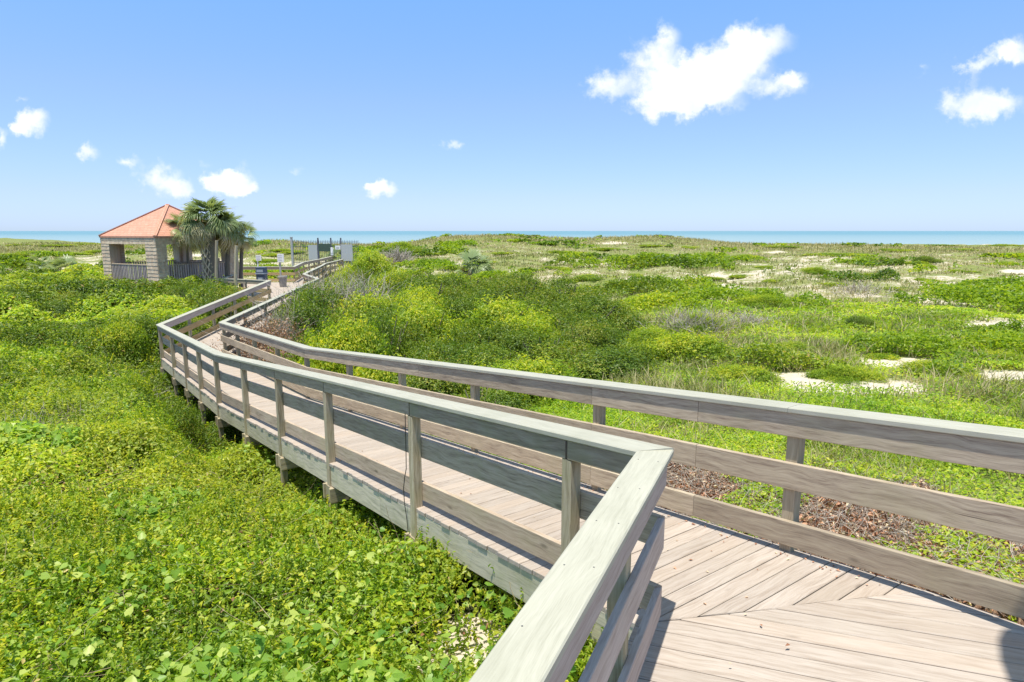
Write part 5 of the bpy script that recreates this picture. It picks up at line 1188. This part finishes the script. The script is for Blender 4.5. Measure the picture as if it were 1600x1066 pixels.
# ---- palms
def fan(Pl, seg_l, n=26, spread=2.6, w=.035, droop=.35, gg=None):
    """one fan frond in its own frame: x sideways, y outward, z up; verts, faces"""
    vs, fs = [], []
    for k_ in range(n):
        a = (k_/(n-1)-.5)*spread; L_ = seg_l*(1-.28*abs(a)/(spread/2))*gg.uniform(.85, 1.08); d = np.array([math.sin(a), math.cos(a), 0]); sd_ = np.array([math.cos(a), -math.sin(a), 0])
        z1 = -.02+.12*abs(math.sin(a)); dz = -droop*gg.uniform(.6, 1.5)
        p0 = d*.05; p1 = d*L_*.5+np.array([0, 0, z1*L_]); p2 = d*L_*.82+np.array([0, 0, z1*L_+dz*L_*.25]); p3 = d*L_*.98+np.array([0, 0, z1*L_+dz*L_*.75])
        b = len(vs); vs += [p0-sd_*w*.2, p0+sd_*w*.2, p1-sd_*w*.5, p1+sd_*w*.5, p2-sd_*w*.36, p2+sd_*w*.36, p3]
        fs += [(b, b+1, b+3), (b, b+3, b+2), (b+2, b+3, b+5), (b+2, b+5, b+4), (b+4, b+5, b+6)]
    return np.array(vs), np.array(fs)
def crown_mesh(name, seed, nf, R_, w=.05, dead=.25, seg=18, low=-.72):
    g = np.random.default_rng(seed); V, F, Rn = [], [], []; nb = 0
    for i in range(nf):
        az = g.uniform(0, 2*np.pi); el = np.arcsin(np.clip(1-(i+.5)/nf*(1-low), -1, 1))+g.normal(0, .12)
        pet = R_*g.uniform(.38, .55); fl_ = R_*g.uniform(.5, .66); isdead = el < -.35
        v, f = fan(None, fl_, seg, g.uniform(1.7, 2.7), w*R_*.8, .28+.5*(el < .45)+.35*isdead, g)
        # tilt: frond plane leans with elevation, roll a little
        roll = g.normal(0, .45); c, s_ = math.cos(roll), math.sin(roll); v = v@np.array([[c, 0, -s_], [0, 1, 0], [s_, 0, c]])
        tl = el*.9-.25; c, s_ = math.cos(tl), math.sin(tl); v = v@np.array([[1, 0, 0], [0, c, s_], [0, -s_, c]])
        hub = np.array([0, math.cos(el)*pet, math.sin(el)*pet]); 
        # petiole as thin strip pair
        q = np.array([[-.012*R_, .02, 0], [.012*R_, .02, 0], hub+[.010*R_, 0, 0], hub-[.010*R_, 0, 0], [0, .02, -.02*R_], hub+[0, 0, -.015*R_]])
        pf = np.array([(0, 1, 2), (0, 2, 3), (0, 4, 5), (0, 5, 3), (1, 2, 5), (1, 5, 4)])
        v = np.concatenate([v+hub, q]); f = np.concatenate([f, pf+len(v)-6]); c, s_ = math.cos(az), math.sin(az); v = v@np.array([[c, s_, 0], [-s_, c, 0], [0, 0, 1]])
        r_ = g.uniform(0, .22) if (isdead and g.random() < .8) else np.clip(.45+.35*math.sin(el)+g.normal(0, .16), .22, 1)
        V.append(v); F.append(f+nb); nb += len(v); Rn.append(np.full(len(v), r_))
    me = mesh_np(name, np.concatenate(V), np.concatenate(F), M['palm'], {'rnd': np.concatenate(Rn)}); return me
def boots(trunk, r, h, base_, name='leaf_boots'):
    """criss-cross stubs of old leaf bases round the trunk"""
    m_ = MB(); k_ = 0; z = .05
    while z < h:
        for j in range(7):
            a = 2*math.pi*(j+.5*(k_ % 2))/7+.1*k_; d = Vector((math.cos(a), math.sin(a), 0)); t = Vector((-d.y, d.x, 0))
            for sg in (-1, 1):
                p = base_+d*r*.98+UP*z; q = base_+d*(r*1.18)+t*sg*r*.42+UP*(z+.26); m_.prism(rect(-.028, .028, -.012, .012), p, q, (q-p).cross(d).normalized(), d)
        z += .19; k_ += 1
    return m_.build(name, M['shingle'], trunk)
def palm(px, pyb, pyc, Y, R_, label, seed, trunk_r=.12, nf=34, boot=False, lean=0, dead=.25):
    b = at(px, pyb, Y); c = at(px+lean, pyc, Y); z = Hs(b.x, b.y); e = empty('cabbage_palm', (b.x, b.y, z), label, 'palm tree')
    m_ = MB(); hh_ = c.z-z; dx = c.x-b.x; tube(m_, [Vector((b.x, b.y, z-.3)), Vector((b.x+dx*.3, b.y, z+hh_*.35)), Vector((b.x+dx*.75, b.y, z+hh_*.75)), Vector((c.x, c.y, c.z))], [trunk_r*1.15, trunk_r, trunk_r*.95, trunk_r*.9], 12)
    tr = m_.build('trunk', M['oldwood'], e)
    if boot: boots(tr, trunk_r, hh_*.85, Vector((b.x, b.y, z)))
    o = bpy.data.objects.new('crown', crown_mesh('palm_crown', seed, nf, R_)); COL.objects.link(o); o.parent = e; o.location = (c.x-b.x, c.y-b.y, c.z-z)
palm(329, 446, 348, 33.0, 1.55, 'largest palm with a thick criss-cross booted trunk, middle of the clump', 21, .26, 74, boot=True)
palm(296, 440, 360, 34.5, 1.3, 'smaller palm with a thin dark forked trunk nearest the gazebo roof', 22, .07, 34, lean=-6)
palm(354, 440, 358, 34.5, 1.2, 'palm with a plain tan trunk just right of the booted palm', 23, .13, 46, lean=2)
palm(374, 440, 368, 35.5, .95, 'drooping palm at the right end of the clump against the sea', 24, .10, 24, lean=4)
def palmetto(px, py, Y, R_, label, seed, nf=16, name='palmetto'):
    b = at(px, py, Y); z = Hs(b.x, b.y); e = empty(name, (b.x, b.y, z), label, 'palmetto')
    o = bpy.data.objects.new('fronds', crown_mesh('palmetto_fronds', seed, nf, R_, w=.055, seg=18, low=-.05)); COL.objects.link(o); o.parent = e; o.location = (0, 0, .15*R_)
    m_ = MB(); tube(m_, [Vector((b.x, b.y, z-.1)), Vector((b.x, b.y, z+.2*R_))], [.09*R_, .07*R_], 8); m_.build('stump', M['oldwood'], e)
for q in [(735, 408, 48, 2.0, 'large fan palmetto on the dune behind the thicket', 31, 24), (108, 418, 50, 1.7, 'grey green palmetto on the dune left of the gazebo', 32, 20), (62, 412, 52, 1.3, 'smaller palmetto at the far left dune', 33, 16),
          (243, 452, 31.2, .85, 'spiky palmetto in front of the gazebo pier', 34, 14), (222, 456, 30.6, .6, 'small palmetto below the gazebo railing', 35, 12), (572, 402, 56, 1.3, 'palmetto at the right end of the beach fence', 36, 14),
          (528, 392, 62, 1.5, 'brown headed palmetto rising behind the fence', 37, 16), (548, 392, 60, 1.2, 'second palmetto behind the fence near its end', 38, 14), (280, 497, 24, .5, 'little grey palmetto beside the far left handrail', 39, 10)]:
    palmetto(*q)
